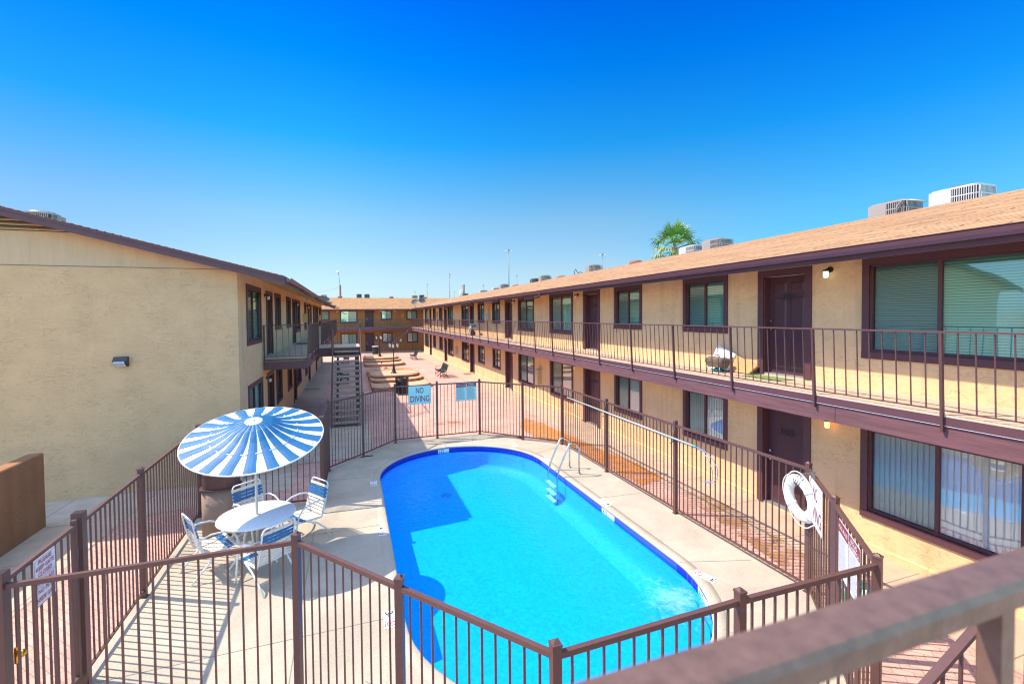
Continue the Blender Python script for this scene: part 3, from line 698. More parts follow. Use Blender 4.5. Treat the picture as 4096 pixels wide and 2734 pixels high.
# roof: two slopes, shingled, with fascia
EX = 7.09; RX = 12.4; EZ = 4.985; RZ = 6.38
def roofslab(mb, sections, u0, u1, P):
    """sections: list of (w,z) of the top surface; a slab .09 thick"""
    top = sections; bot = [(w, z - .09) for w, z in reversed(sections)]
    mb.ring([[P(u, w, z) for w, z in top + bot] for u in (u0, u1)], sm=False)
g = MB(); roofslab(g, [(EX, EZ), (RX, RZ), (17.7, EZ)], YR0, 57.6, lambda u, w, z: (w, u, z))
rr = g.build('roof', SHING, rb, world=True)
g = MB(); n_ = 40
for s_ in range(2):
    pass
g.ring([[(x, y, z) for x, z in ((EX + .02, EZ - .095), (XR + .3, 5.2), (XR + .3, 5.18), (EX + .02, EZ - .115))] for y in (YR0, 57.55)], sm=False)
g.build('soffit', SOFF, rb, world=True)
g = MB(); g.box(EX - .012, EX + .012, YR0, 57.62, EZ - .20, EZ + .002); g.box(EX - .035, EX + .02, YR0, 57.62, EZ + .003, EZ + .012); g.build('fascia', TRIM, rb, world=True)
g = MB(); gutter(lambda u, z, w: (EX - .014 - w, u, EZ - .125 + z), YR0, 57.6, g); gt = g.build('gutter', GUT, rb, world=True)
def spout(x, y, dx, root, z0=EZ - .12):
    g = MB(); pts = [(x, y, z0), (x, y, z0 - .05), (x + dx * .03, y, z0 - .115), (x + dx * .10, y, z0 - .155), (x + dx * .2, y, z0 - .17), (x + dx * .62, y, z0 - .215)]
    for a, b in zip(pts, pts[1:]): g.bar(Vector(a), Vector(b) + (Vector(b) - Vector(a)).normalized() * .012, .075, .055, up=(dx, 0, .01) if abs(a[0] - b[0]) < .02 else (0, 0, 1))
    g.build('downspout', GUT, root, world=True)
for y in (16.7, 22.3, 27.9, 37.4, 46.5): spout(EX - .07, y, -1, gt)
# gable infill at far end
g = MB(); g.face([(XR, YR1, 5.1), (16.4, YR1, 5.1), (RX, YR1, RZ - .1)]); g.face([(XR, YR0, 5.1), (16.4, YR0, 5.1), (RX, YR0, RZ - .1)]); g.build('gable', YEL, rb, world=True)
# balcony
bx0, bx1 = 7.06, XR
bal = MB(); bal.box(bx0, bx1 + .0, YR0, 57.8, 2.60, 2.70); balo = bal.build('balcony_deck', BALC, rb, world=True)
g = MB(); g.box(bx0 - .012, bx0 + .02, YR0, 57.8, 2.675, 2.703); g.build('edge_strip', mat('cream edge strip', (.62, .50, .38), rough=.6), balo, world=True)
g = MB(); g.box(bx0 - .010, bx0 + .05, YR0, 57.8, 2.565, 2.673); g.build('edge_trim', GUT, balo, world=True)
g = MB(); g.box(bx0 - .006, bx0 + .03, YR0, 57.8, 2.555, 2.563); g.build('drip_strip', WHITE, balo, world=True)
yy = [YR0, .6, 5.05, 10.62, 16.0, 22.2, 28.0, 34.5, 41, 47, 53, 57.75]
for a, b in zip(yy, yy[1:]):
    g = MB(); g.box(bx0 + .018, bx0 + .065, a + .004, b - .004, 2.29, 2.553); g.build('fascia_board', FASC, balo, world=True)
g = MB(); g.box(bx0 + .07, bx1 - .001, YR0, 57.7, 2.52, 2.598); g.build('balcony_soffit', SOFF, balo, world=True)
posts = [3.66 - 1.71 * k for k in range(1, 4)] + [3.66 + 1.7 * k for k in range(0, 32)]
posts = [p for p in posts if YR0 + .1 < p < 57.7] + [57.75]
railing(FR, YR0, 57.75, 2.70, XR - 6.985, XR - 7.035, posts, .21)
g = MB(); g.box(7.10, 7.17, 57.60, 57.67, gz(57) - .05, 2.52); g.build('support_post', IRON, rb, world=True)

# --- left building ----------------------------------------------------------
XL = -2.65; YG = 13.0; YL1 = 47.6
lb = empty('apartment_building', (XL, YG, gz(YG)), 0, 'tan stucco apartment block on the left with a shaded gable end', 'building')
FL = Facade(lambda u, z, w: (XL + w, u, z), lb)
WL = [(13.95, 16.06, 'B'), (18.83, 20.27, 'S'), (21.98, 23.45, 'S'), (25.52, 27.60, 'B'), (29.98, 31.30, 'B'), (33.8, 35.2, 'S'), (36.6, 38.0, 'S'), (40.0, 42.0, 'B'), (43.0, 45.2, 'B')]
DL = [(16.98, 18.22), (24.10, 25.34), (32.1, 33.35), (38.5, 39.75), (45.6, 46.8)]
ops = []
for i, (a, b, k) in enumerate(WL):
    ops.append(window(FL, a, b, 3.25 if k == 'B' else 3.55, 4.92, 'h', flip=True))
    ops.append(window(FL, a, b, .48 if k == 'B' else .78, 2.17, 'v' if i % 2 else 'h', flip=True))
for i, (a, b) in enumerate(DL):
    ops.append(door(FL, a, b, 2.74, 4.90, True, None, 1, knob_hi=False)); ops.append(door(FL, a, b, gz(a) + .02, 2.17, True, None, 1, knob_hi=False))
g = MB(); wall_open(FL, g, YG, YL1, -.6, 5.20, ops, .21)
g.face([(XL, YL1, -.6), (-12.4, YL1, -.6), (-12.4, YL1, 5.2), (XL, YL1, 5.2)]); g.face([(-12.4, YG, -.6), (-12.4, YL1, -.6), (-12.4, YL1, 5.2), (-12.4, YG, 5.2)])
g.build('wall', YEL, lb, world=True, recalc=False)
g = MB(); g.face([(-12.4, YG, -.6), (XL, YG, -.6), (XL, YG, 5.2), (-12.4, YG, 5.2)]); g.build('gable_wall', YEL_SHADE, lb, world=True, recalc=False)
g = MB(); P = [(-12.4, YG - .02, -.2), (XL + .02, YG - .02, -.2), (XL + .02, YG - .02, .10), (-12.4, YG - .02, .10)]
g.box(-12.4, XL + .025, YG - .025, YG + .02, -.3, .09); g.box(XL - .02, XL + .025, YG + .021, 16.9, -.3, .07); g.build('plinth', YEL_SHADE, lb, world=True)
LX = -7.5; LE = -1.53; sl = .2528; LEZ = 5.02; LRZ = LEZ + sl * (LE - LX)
g = MB(); roofslab(g, [(LE, LEZ), (LX, LRZ), (-13.5, LEZ)], 12.60, 48.4, lambda u, w, z: (w, u, z)); g.build('roof', SHING, lb, world=True)
# ragged shingle butts along the rake
g = MB(); x = LE - .02
while x > LX:
    z = LEZ + sl * (LE - x); g.hexa([(x, 12.555, z + .001), (x, 12.66, z + .001), (x - .14, 12.66, z + sl * .14 + .001), (x - .14, 12.555, z + sl * .14 + .001),
                                     (x, 12.555, z + .018), (x, 12.66, z + .018), (x - .14, 12.66, z + sl * .14 + .004), (x - .14, 12.555, z + sl * .14 + .004)]); x -= .142
g.build('shingle_edge', SHING, lb, world=True)
zr = lambda x, d: LEZ + sl * (LE - x) + d
g = MB()
for x0, x1 in ((LE + .0, LX),):
    g.hexa([(x0, 12.58, zr(x0, -.19)), (x0, 12.612, zr(x0, -.19)), (x1, 12.612, zr(x1, -.19)), (x1, 12.58, zr(x1, -.19)), (x0, 12.58, zr(x0, -.005)), (x0, 12.612, zr(x0, -.005)), (x1, 12.612, zr(x1, -.005)), (x1, 12.58, zr(x1, -.005))])
g.hexa([(LX, 12.58, LRZ - .19), (LX, 12.612, LRZ - .19), (-13.5, 12.612, LEZ - .19), (-13.5, 12.58, LEZ - .19), (LX, 12.58, LRZ), (LX, 12.612, LRZ), (-13.5, 12.612, LEZ), (-13.5, 12.58, LEZ)])
g.hexa([(LE, 12.562, zr(LE, -.062)), (LE, 12.578, zr(LE, -.062)), (LX, 12.578, zr(LX, -.062)), (LX, 12.562, zr(LX, -.062)), (LE, 12.562, zr(LE, .0)), (LE, 12.578, zr(LE, .0)), (LX, 12.578, zr(LX, .0)), (LX, 12.562, zr(LX, .0))])
g.build('rake_board', TRIM, lb, world=True)
g = MB(); g.ring([[(x, y, z) for x, z in ((LE - .02, LEZ - .10), (XL - .3, LEZ + sl * 1.4 - .10), (XL - .3, LEZ + sl * 1.4 - .12), (LE - .02, LEZ - .12))] for y in (12.62, 48.3)], sm=False)
g.build('soffit', SOFF, lb, world=True)
g = MB(); g.ring([[(x, y, z) for y, z in ((12.62, 0), (13.0, 0), (13.0, -.02), (12.62, -.02))] for x, z in ((XL - .31, 0),)] if False else [[(x, y, zr(x, -.10 + dz)) for y, dz in ((12.615, 0), (12.995, 0), (12.995, -.02), (12.615, -.02))] for x in (LE - .02, LX)], sm=False)
g.build('rake_soffit', SOFF, lb, world=True)
g = MB(); g.box(LE - .012, LE + .012, 12.62, 48.4, LEZ - .19, LEZ + .002); g.build('fascia', TRIM, lb, world=True)
g = MB(); gutter(lambda u, z, w: (LE + .014 + w, u, LEZ - .135 + z), 12.62, 48.4, g); gl_ = g.build('gutter', GUT, lb, world=True)
for y in (16.6, 22.9, 29.5, 36.9): spout(LE + .07, y, 1, gl_, LEZ - .13)
# gable: siding above the stucco joint and a louvred vent
g = MB(); x = XL
g.face([(-12.4, YG - .004, 5.205), (XL, YG - .004, 5.205), (XL, YG - .004, zr(XL, -.1)), (LX, YG - .004, LRZ - .1), (-12.4, YG - .004, 5.205)][:4] if False else [(-12.38, YG - .004, 5.205), (XL + .0, YG - .004, 5.205), (XL, YG - .004, zr(XL, -.1)), (LX, YG - .004, LRZ - .1), (-12.38, YG - .004, 5.21)])
for xx in (-6.62, -5.05, -4.2, -3.4): g.box(xx, xx + .004, YG - .006, YG - .003, 5.21, min(5.93, zr(xx, -.1)))
g.build('siding', SIDE, lb, world=True, recalc=True)
g = MB(); g.bar((-12.3, YG - .008, 5.20), (XL, YG - .008, 5.198), .006, .012); g.build('joint_line', mat('joint crack', (.20, .15, .13), rough=1), lb, world=True)
g = MB(); z = 5.955
while z < LRZ - .15:
    xr = LE - (z + .16 - LEZ) / sl - .02; xl = -13.47 - (-(z + .16 - LEZ) / sl) + .05
    if xr - xl > .2: g.hexa([(xl, YG - .085, z), (xr, YG - .085, z), (xr, YG - .03, z + .035), (xl, YG - .03, z + .035), (xl, YG - .085, z + .014), (xr, YG - .085, z + .014), (xr, YG - .03, z + .049), (xl, YG - .03, z + .049)])
    z += .095
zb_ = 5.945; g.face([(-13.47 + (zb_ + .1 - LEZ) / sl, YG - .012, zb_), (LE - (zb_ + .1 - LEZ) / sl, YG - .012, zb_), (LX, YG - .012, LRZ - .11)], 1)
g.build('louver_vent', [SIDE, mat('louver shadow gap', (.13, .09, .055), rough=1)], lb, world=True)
# left balcony
bl0, bl1 = XL, -1.36
for nm, y0, y1 in (('balcony_deck', 16.16, 46.2),):
    g = MB(); g.box(bl0 + .001, bl1, y0, y1, 2.62, 2.72); bo = g.build(nm, BALC, lb, world=True)
    g = MB(); g.box(bl1 - .05, bl1 + .012, y0, y1, 2.63, 2.70); g.box(bl0 + .03, bl1 - .051, y0 - .012, y0 + .05, 2.63, 2.70); g.build('edge_trim', GUT, bo, world=True)
    g = MB(); g.box(bl1 - .05, bl1 - .005, y0 + .05, y1, 2.36, 2.628); g.build('fascia_board', FASC, bo, world=True)
    g = MB(); g.box(bl0 + .03, bl1 - .003, y0 + .002, y0 + .048, 2.36, 2.628); g.build('fascia_board', FASC, bo, world=True)
    g = MB(); g.box(bl0 + .03, bl1 - .055, y0 + .055, y1, 2.55, 2.618); g.build('balcony_soffit', SOFF, bo, world=True)
    g = MB(); g.box(bl1 - .16, bl1 - .09, y0 + .1, y0 + .17, 2.33, 2.55); g.build('bracket', IRON, bo, world=True)
FB = Facade(lambda u, z, w: (bl1 + w, u, z), lb)
railing(FB, 16.20, 21.05, 2.72, .05, .015, [16.22, 17.9, 19.5, 21.0], .22)
railing(FB, 23.40, 46.1, 2.72, .05, .015, [23.42] + [23.42 + 1.62 * k for k in range(1, 14)] + [46.05], .22)
FE = Facade(lambda u, z, w: (u, 16.17 - w, z), lb)
railing(FE, XL + .03, bl1, 2.72, .03, .01, [XL + .06], .22, spacing=.165)

# --- far building -------------------------------------------------------------
YF = 60.5
fb = empty('apartment_building', (0, YF, gz(YF)), 0, 'brown stucco apartment block closing the far end of the courtyard', 'building')
FF_ = Facade(lambda u, z, w: (u, YF - w, z), fb)
WF = [(-4.30, -2.49, 3.60), (-1.31, .76, 3.27), (3.55, 4.97, 3.60), (6.72, 8.12, 3.57)]
WFl = [(-4.3, -2.6, .6), (-1.30, .70, .45), (3.64, 4.97, .68), (6.75, 8.19, .64)]
ops = []
for i, (a, b, z) in enumerate(WF): ops.append(window(FF_, a, b, z, 4.86, 'c' if i in (0, 3) else 'v', clear=(i in (0, 3))))
for i, (a, b, z) in enumerate(WFl): ops.append(window(FF_, a, b, z, 2.03, 'c' if i != 3 else 'v', clear=True))
ops.append(door(FF_, 1.62, 2.71, 2.70, 4.86, True, None, 1, knob_hi=False)); ops.append(door(FF_, 1.62, 2.71, gz(60) + .02, 2.03, False, None, 1, knob_hi=False))
g = MB(); wall_open(FF_, g, -15, 13, -.8, 5.25, ops, .21); g.face([(-15, YF, -.8), (-15, 70, -.8), (-15, 70, 5.25), (-15, YF, 5.25)]); g.face([(13, YF, -.8), (13, 70, -.8), (13, 70, 5.25), (13, YF, 5.25)])
g.face([(13, 70, -.8), (-15, 70, -.8), (-15, 70, 5.25), (13, 70, 5.25)])
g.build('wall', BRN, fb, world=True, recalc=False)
g = MB(); roofslab(g, [(59.25, 4.98), (65.7, 6.60), (72, 4.98)], -16, 14, lambda u, w, z: (u, w, z)); g.build('roof', SHINGX, fb, world=True)
g = MB(); g.box(-16, 6.95, 59.22, 59.25, 4.80, 4.985); g.build('fascia', TRIM, fb, world=True)
g = MB(); g.box(-16, 8.3, 59.28, 59.33, 4.87, 4.88); g.face([(-16, 59.26, 4.87), (8.3, 59.26, 4.87), (8.3, YF, 5.17), (-16, YF, 5.17)]); g.build('soffit', SOFF, fb, world=True)
g = MB(); g.box(-14, 7.05, 59.25, YF, 2.60, 2.70); bo = g.build('balcony_deck', BALC, fb, world=True)
g = MB(); g.box(-14, 7.05, 59.20, 59.249, 2.33, 2.70); g.build('fascia_board', FASC, bo, world=True)
railing(Facade(lambda u, z, w: (u, 59.22 - w, z), fb), -4.0, 5.9, 2.70, .03, .01, [-4 + 1.65 * k for k in range(0, 7)], .2)

# --- partition wall at lower left ----------------------------------------------
r = empty('partition_wall', (-5.86, 11.4, -.05), 0, 'low brown stucco block wall at the left edge by the side walk', 'wall')
g = MB()
n = 14; L_ = []
for k in range(n + 1):
    y = 11.48 - 12 * k / n; L_.append([(x, y, z) for x, z in ((-5.74, -.3), (-5.74, 1.38), (-5.76, 1.40), (-5.97, 1.40), (-5.99, 1.38), (-5.99, -.3))])
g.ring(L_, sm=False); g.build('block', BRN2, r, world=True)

# --- near balcony the camera looks over ------------------------------------------
nb = empty('near_balcony', (0, .2, 2.70), 0, 'out of focus plum painted balcony rail crossing the lower right corner', 'balcony')
g = MB(); g.box(-3, 8.2, -1.3, .26, 2.60, 2.70); g.build('deck', BALC, nb, world=True)
g = MB(); g.box(-3, 8.2, .262, .30, 2.30, 2.66); g.build('fascia_board', FASC, nb, world=True)
NR = mat('near rail paint', (.150, .088, .070), rough=.42, var=.30, vscale=55, spec=.35, bump=.25, bscale=160, bdist=.002)
g = MB(); r0 = .008
prof = [(.230, 3.737), (.230, 3.752), (.2335, 3.7585), (.238, 3.760), (.262, 3.760), (.2665, 3.7585), (.270, 3.752), (.270, 3.737)]
g.ring([[(x, y, z) for y, z in prof] for x in (-3, 8.2)], sm=False)
rl = g.build('top_rail', NR, nb, world=True)
for x in (-1.28, .548, 2.38, 4.2):
    g = MB(); g.box(x + .004, x + .024, .240, .258, 2.45, 3.7365); g.build('post', NR, nb, world=True)
g = MB(); x = -2.9
while x < 8:
    if all(abs(x - p) > .06 for p in (-1.28, .548, 2.38, 4.2)) and not (.05 < x < .50) and not (.58 < x < 1.1): g.box(x, x + .012, .243, .255, 2.76, 3.7365)
    x += .152
g.box(-3, 8.2, .243, .257, 2.75, 2.762); g.build('balusters', NR, nb, world=True)

# --- near stair going down to the left at lower right -----------------------------
ns = empty('staircase', (6.2, 1.0, -.05), 0, 'plum steel stair flight with picket handrail in the lower right corner', 'staircase')
slp = .475
HZ = lambda x: 2.07 + slp * (x - 2.79)
for nm, y in (('handrail', 1.5), ('handrail', .62)):
    g = MB(); g.bar((.6, y, HZ(.6)), (6.3, y, HZ(6.3)), .042, .026); g.bar((.6, y, HZ(.6) - .52 - .33), (6.3, y, HZ(6.3) - .52 - .33), .03, .016)
    x = .75
    while x < 6.3: g.box(x - .0075, x + .0075, y - .0075, y + .0075, HZ(x) - .85, HZ(x) - .01); x += .155
    g.build(nm, IRON, ns, world=True)
for y in (1.5, .62):
    g = MB(); g.hexa([(.6, y - .03, HZ(.6) - 1.25), (6.3, y - .03, HZ(6.3) - 1.25), (6.3, y + .03, HZ(6.3) - 1.25), (.6, y + .03, HZ(.6) - 1.25), (.6, y - .03, HZ(.6) - 1.0), (6.3, y - .03, HZ(6.3) - 1.0), (6.3, y + .03, HZ(6.3) - 1.0), (.6, y + .03, HZ(.6) - 1.0)]); g.build('stringer', IRON, ns, world=True)
TREAD = mat('pebble concrete tread', (.34, .27, .215), rough=.95, var=.2, vscale=40, bump=.5, bscale=90, bdist=.004)
for k in range(13):
    x = .8 + k * .42; g = MB(); g.box(x, x + .40, .66, 1.46, HZ(x) - .99, HZ(x) - .93); g.build('tread', TREAD, ns, world=True)
g = MB(); g.box(6.3, 8.25, .30, 1.55, 2.60, 2.70); g.build('landing', BALC, ns, world=True)
# ------------------------------------------------------------------ staircases
def stair_parts():
    pass
ls = empty('staircase', (-.2, 18.2, gz(18)), 0, 'open stair with pebble treads facing the pool below the left balcony landing', 'staircase')
g = MB(); g.box(-1.335, .34, 21.0, 23.35, 2.62, 2.72); lo = g.build('landing', BALC, ls, world=True)
g = MB(); g.box(-1.335, .35, 20.95, 20.998, 2.64, 2.70); g.build('edge_trim', GUT, lo, world=True)
g = MB(); g.box(-1.33, .34, 20.965, 21.01, 2.34, 2.638); g.box(.30, .345, 21.012, 23.35, 2.34, 2.618); g.box(-1.33, .29, 23.3, 23.35, 2.34, 2.618); g.build('fascia_board', FASC, lo, world=True)
for i in range(14):
    z = 2.55 - .19 * i; y = 20.80 - .207 * i; g = MB()
    prof = [(y + .28, z - .055), (y + .28, z + .015), (y + .015, z + .018), (y - .008, z + .004), (y - .008, z - .045), (y + .012, z - .055)]
    g.ring([[(x, yy, zz) for yy, zz in prof] for x in (-.70, .30)], sm=False); g.build('tread', TREAD, ls, world=True)
def sloped(mb, x0, x1, ya, za, yb, zb, h):
    mb.hexa([(x0, ya, za - h), (x1, ya, za - h), (x1, yb, zb - h), (x0, yb, zb - h), (x0, ya, za), (x1, ya, za), (x1, yb, zb), (x0, yb, zb)])
for x in (-.60, .12):
    g = MB(); sloped(g, x, x + .08, 21.0, 2.40, 18.05, gz(18) + .02, .10); sloped(g, x, x + .02, 21.0, 2.50, 18.05, gz(18) + .12, .20) if False else None
    for i in range(14): z = 2.55 - .19 * i; y = 20.80 - .207 * i; g.box(x, x + .08, y + .05, y + .24, z - .22, z - .056)
    g.build('stringer', IRON, ls, world=True)
for x in (-.745, .345):
    g = MB(); A = Vector((x, 20.95, 3.50)); B = Vector((x, 18.05, .83)); g.bar(A, B, .045, .035); g.bar(B, (x, 18.05, gz(18)), .045, .035); g.bar(A, (x, 20.95, 2.4), .045, .035)
    g.bar(A - Vector((0, 0, .78)), B - Vector((0, 0, .72)), .035, .10)
    if x > 0: g.bar(A, (x, 21.0, 3.76), .045, .035)
    for k in range(1, 14): c = A.lerp(B, k / 14); g.bar(c, c - Vector((0, 0, .74)), .013)
    g.build('handrail', IRON, ls, world=True)
def rail_run(root, a, b, z0, posts=2, top=1.06, zdrop=.2, sp=.17):
    a = Vector(a); b = Vector(b); g = MB(); g.bar(a + Vector((0, 0, top - .012)), b + Vector((0, 0, top - .012)), .042, .026); g.bar(a + Vector((0, 0, .06)), b + Vector((0, 0, .06)), .03, .014)
    n = round((b - a).length / sp)
    for k in range(1, n): c = a.lerp(b, k / n); g.bar(c + Vector((0, 0, .06)), c + Vector((0, 0, top - .02)), .013)
    r = g.build('railing', IRON, root, world=True)
    for k in range(posts): c = a.lerp(b, k / (posts - 1)); g = MB(); g.bar(c - Vector((0, 0, zdrop)), c + Vector((0, 0, top - .024)), .042, .036); g.build('post', IRON, r, world=True)
rail_run(ls, (-1.32, 23.38, 2.72), (.37, 23.38, 2.72), 0); rail_run(ls, (.37, 21.0, 2.72), (.37, 23.3, 2.72), 0, 2)
rail_run(ls, (-1.32, 20.97, 2.72), (-.80, 20.97, 2.72), 0)
for y in (21.1, 23.25): g = MB(); g.box(.22, .29, y, y + .07, gz(22) - .02, 2.34); g.build('support_post', IRON, ls, world=True)
fs = empty('staircase', (5, 57.7, gz(57)), 0, 'far open stair rising right to the end of the right-hand balcony', 'staircase')
for i in range(14):
    x = 3.35 + .265 * i; z = -.12 + .196 * i; g = MB(); g.box(x, x + .30, 57.25, 58.15, z - .055, z + .012); g.build('tread', TREAD, fs, world=True)
for y in (57.2, 58.2):
    s_ = .196 / .265; g = MB(); A = Vector((3.15, y, .62)); B = Vector((6.98, y, 3.48)); g.bar(A, B, .045, .035); g.bar(A, (3.15, y, gz(57)), .045)
    A2 = A - Vector((0, 0, .62)); B2 = B - Vector((0, 0, .62)); g.bar(A2, B2, .035, .03)
    for k in range(1, 16): g.bar(A.lerp(B, k / 16), A2.lerp(B2, k / 16), .014)
    g.build('handrail', IRON, fs, world=True)
    g = MB(); g.hexa([(3.3, y - .02, gz(57)), (7.0, y - .02, 2.35), (7.0, y + .02, 2.35), (3.3, y + .02, gz(57)), (3.3, y - .02, gz(57) + .2), (7.0, y - .02, 2.64), (7.0, y + .02, 2.64), (3.3, y + .02, gz(57) + .2)]); g.build('stringer', IRON, fs, world=True)

# ------------------------------------------------------------------ umbrella, table, chairs, litter bin
TX, TY = -1.57, 8.73
r = empty('patio_umbrella', (TX, TY, ZD), 0, 'round blue and white striped metal umbrella tilted over the table', 'umbrella')
n_ = Vector((0, -.31, 1)).normalized(); q = Vector((0, 0, 1)).rotation_difference(n_).to_matrix().to_4x4()
CR = Matrix.Translation((0, .02, 2.03)) @ q
g = MB(); NS = 20; rad = [.13, .2, .28, .36, .45, .6, .75, .9, 1.02, 1.06]
zp = [.300, .283, .258, .212, .158, .095, .055, .026, .006, .0]
def tw(rr): return 0
def frac(rr): return .90 - .36 * min(1, max(0, (rr - .17) / .7))     # blue share of a sector
sec = 2 * PI / NS
rows = []
for j, rr in enumerate(rad):
    for sidx in range(NS): pass
for sidx in range(NS):
    for j in range(len(rad) - 1):
        ra, rb = rad[j], rad[j + 1]; za, zb = zp[j], zp[j + 1]
        def pt(rr, z, f, dz=0): a = sidx * sec + tw(rr) + f * sec; return CR @ Vector((rr * math.cos(a), rr * math.sin(a), z + dz))
        # white underlayer, full sector
        m_ = 4
        for k in range(m_): g.face([pt(ra, za, k / m_), pt(ra, za, (k + 1) / m_), pt(rb, zb, (k + 1) / m_), pt(rb, zb, k / m_)], 1, True)
        fa, fb_ = frac(ra), frac(rb); up = .016
        mid = .012 
        def bl(rr, z, f, lift): return pt(rr, z, f, lift)
        ks = (0, .33, .66, 1)
        lift = [.006, .011, .012, .008]
        for k in range(3):
            g.face([bl(ra, za, ks[k] * fa, lift[k]), bl(ra, za, ks[k + 1] * fa, lift[k + 1]), bl(rb, zb, ks[k + 1] * fb_, lift[k + 1]), bl(rb, zb, ks[k] * fb_, lift[k])], 0, False)
        for kk, ll in ((0, lift[0]), (1, lift[3])): g.face([bl(ra, za, kk * fa, 0), bl(ra, za, kk * fa, ll), bl(rb, zb, kk * fb_, ll), bl(rb, zb, kk * fb_, 0)], 0)
g.build('canopy', [UBLUE, UWHITE], r, recalc=False)
g = MB(); g.tube([CR @ Vector((1.065 * math.cos(a), 1.065 * math.sin(a), -.004)) for a in [2 * PI * k / 64 for k in range(65)]], .013, 8, cap=False); g.build('rim', WHITE, r)
g = MB(); g.lathe([(.14, .290), (.14, .308), (.10, .318), (0.01, .322)], n=28, M=CR, cap=False); g.lathe([(.022, .316), (.026, .326), (.014, .330), (.018, .345), (.002, .352)], n=12, M=CR); g.build('cap', WHITE, r)
for sidx in range(NS):
    g = MB(); a = sidx * sec + .78 * sec; c = CR @ Vector((.66 * math.cos(a), .66 * math.sin(a), .085)); t_ = (CR.to_3x3() @ Vector((-math.sin(a), math.cos(a), 0)))
    g.tube([c - t_ * .052, c + t_ * .052], .008, 6); g.build('clip', WHITE, r)
g = MB(); g.tube([(0, 0, .74), (0, 0, 2.28)], .021, 12); g.tube([(0, 0, .05), (0, 0, .74)], .021, 12); g.build('pole', mat('ivory tube', (.66, .64, .54), rough=.3), r)
g = MB(); g.lathe([(.24, 0), (.24, .03), (.06, .07), (.04, .22)], n=24); g.build('base', mat('umbrella base stone', (.62, .60, .54), rough=.8, var=.1), r)
r = empty('patio_table', (TX, TY, ZD), 0, 'round white garden table under the striped umbrella', 'table')
g = MB(); g.lathe([(.592, .690), (.600, .697), (.600, .712), (.592, .722), (.030, .722)], n=48, cap=False); g.lathe([(.592, .690), (.03, .690)], n=48, cap=False); g.build('top', WHITE, r)
g = MB()
for k in range(4):
    a = PI / 4 + k * PI / 2; c, s_ = math.cos(a), math.sin(a)
    g2 = MB(); g2.tube([(.48 * c, .48 * s_, .69), (.40 * c, .40 * s_, .60), (.30 * c, .30 * s_, .35), (.38 * c, .38 * s_, .12), (.50 * c, .50 * s_, .0)], .019, 8); g2.build('leg', WHITE, r)
g.tube([(.30 * math.cos(2 * PI * k / 24), .30 * math.sin(2 * PI * k / 24), .36) for k in range(25)], .012, 6, cap=False); g.build('ring', WHITE, r)

def make_chair():
    r = empty('patio_chair', (0, 0, 0)); W2 = .265
    g = MB()
    for s in (-1, 1):
        y = s * W2
        g.tube([(-.20, y, .36), (-.25, y, .48), (-.315, y, .75), (-.345, y * .985, .90), (-.352, y * .93, .945), (-.355, y * .82, .965)], .0135, 8)
        g.tube([(-.20, y, .36), (0, y, .375), (.20, y, .405), (.25, y * .97, .40), (.262, y * .85, .385)], .0135, 8)
    g.tube([(-.355, .82 * W2, .965), (-.355, 0, .967), (-.355, -.82 * W2, .965)], .0135, 8); g.tube([(.262, .85 * W2, .385), (.262, -.85 * W2, .385)], .0135, 8)
    g.build('frame', WHITE, r)
    for s in (-1, 1):
        y = s * (W2 + .02)
        g = MB(); g.tube([(-.295, y, .63), (-.24, y + s * .012, .675), (-.12, y + s * .02, .700), (.04, y + s * .02, .685), (.17, y + s * .015, .63), (.24, y + s * .005, .53), (.27, y, .40), (.30, y, .20), (.325, y, 0)], .0145, 8); g.build('armrest', WHITE, r)
        g = MB(); g.tube([(.10, y - s * .015, .39), (-.10, y, .30), (-.28, y, .13), (-.40, y, 0)], .0145, 8); g.build('leg', WHITE, r)
    g = MB()
    def strap(mb, x, z, dirv, mi, y2=W2):
        # strap wraps both tubes; slightly sagging
        w = .0225; d = Vector(dirv).normalized(); c = Vector((x, 0, z)); nrm = Vector((-d.z, 0, d.x)); 
        if nrm.z < 0: nrm = -nrm
        for L_, sgn in ((1, 1),):
            P = []
            for yy, off in ((-y2 - .016, -.004), (-y2 - .004, .015), (-y2 * .5, .008), (0, .004), (y2 * .5, .008), (y2 + .004, .015), (y2 + .016, -.004)):
                P.append([c + d * a + Vector((0, yy, 0)) + nrm * (off + b) for a, b in ((-w, 0), (w, 0), (w, .004), (-w, .004))])
            mb.ring(P, mi=mi, sm=False)
    for k in range(9): t = k / 8; x = .235 - .42 * t; strap(g, x, .405 - .035 * t, (-1, 0, -.08), 1 if k in (1, 2) else 0)
    g.build('seat_straps', [OFFW, BLUE], r, recalc=True)
    g = MB()
    for k in range(9):
        t = k / 8; z = .43 + .455 * t; x = -.222 - .118 * t; strap(g, x, z, (-.26, 0, 1), 1 if k in (5, 6, 7) else 0)
    g.build('back_straps', [OFFW, BLUE], r, recalc=True)
    return r
for (x, y, a, lab) in ((-2.16, 8.52, R(31), 'white patio chair with blue bands left of the table, seen side on'), (-1.30, 7.86, R(131), 'white patio chair with blue bands nearest the camera, its back to us'),
                       (-.90, 9.22, R(215), 'white patio chair with blue bands right of the table, half in shade'), (-1.68, 9.46, R(-49), 'white patio chair behind the table beside the litter bin')):
    place('chair', make_chair, (x, y, ZD), a, lab, 'chair', 'patio chairs round the umbrella table')
r = empty('litter_bin', (-2.38, 9.98, ZD), 0, 'large pebble-finish litter bin with brown metal hood inside the fence', 'litter bin')
def oval(w, d, rr, n=6): return [(x - w / 2, y - d / 2) for x, y in rrect(w, d, rr, n)]
g = MB(); P = oval(.62, .52, .22); g.ring([[(x, y, z) for x, y in P] for z in (0, .86)], sm=True); g.build('body', AGG, r)
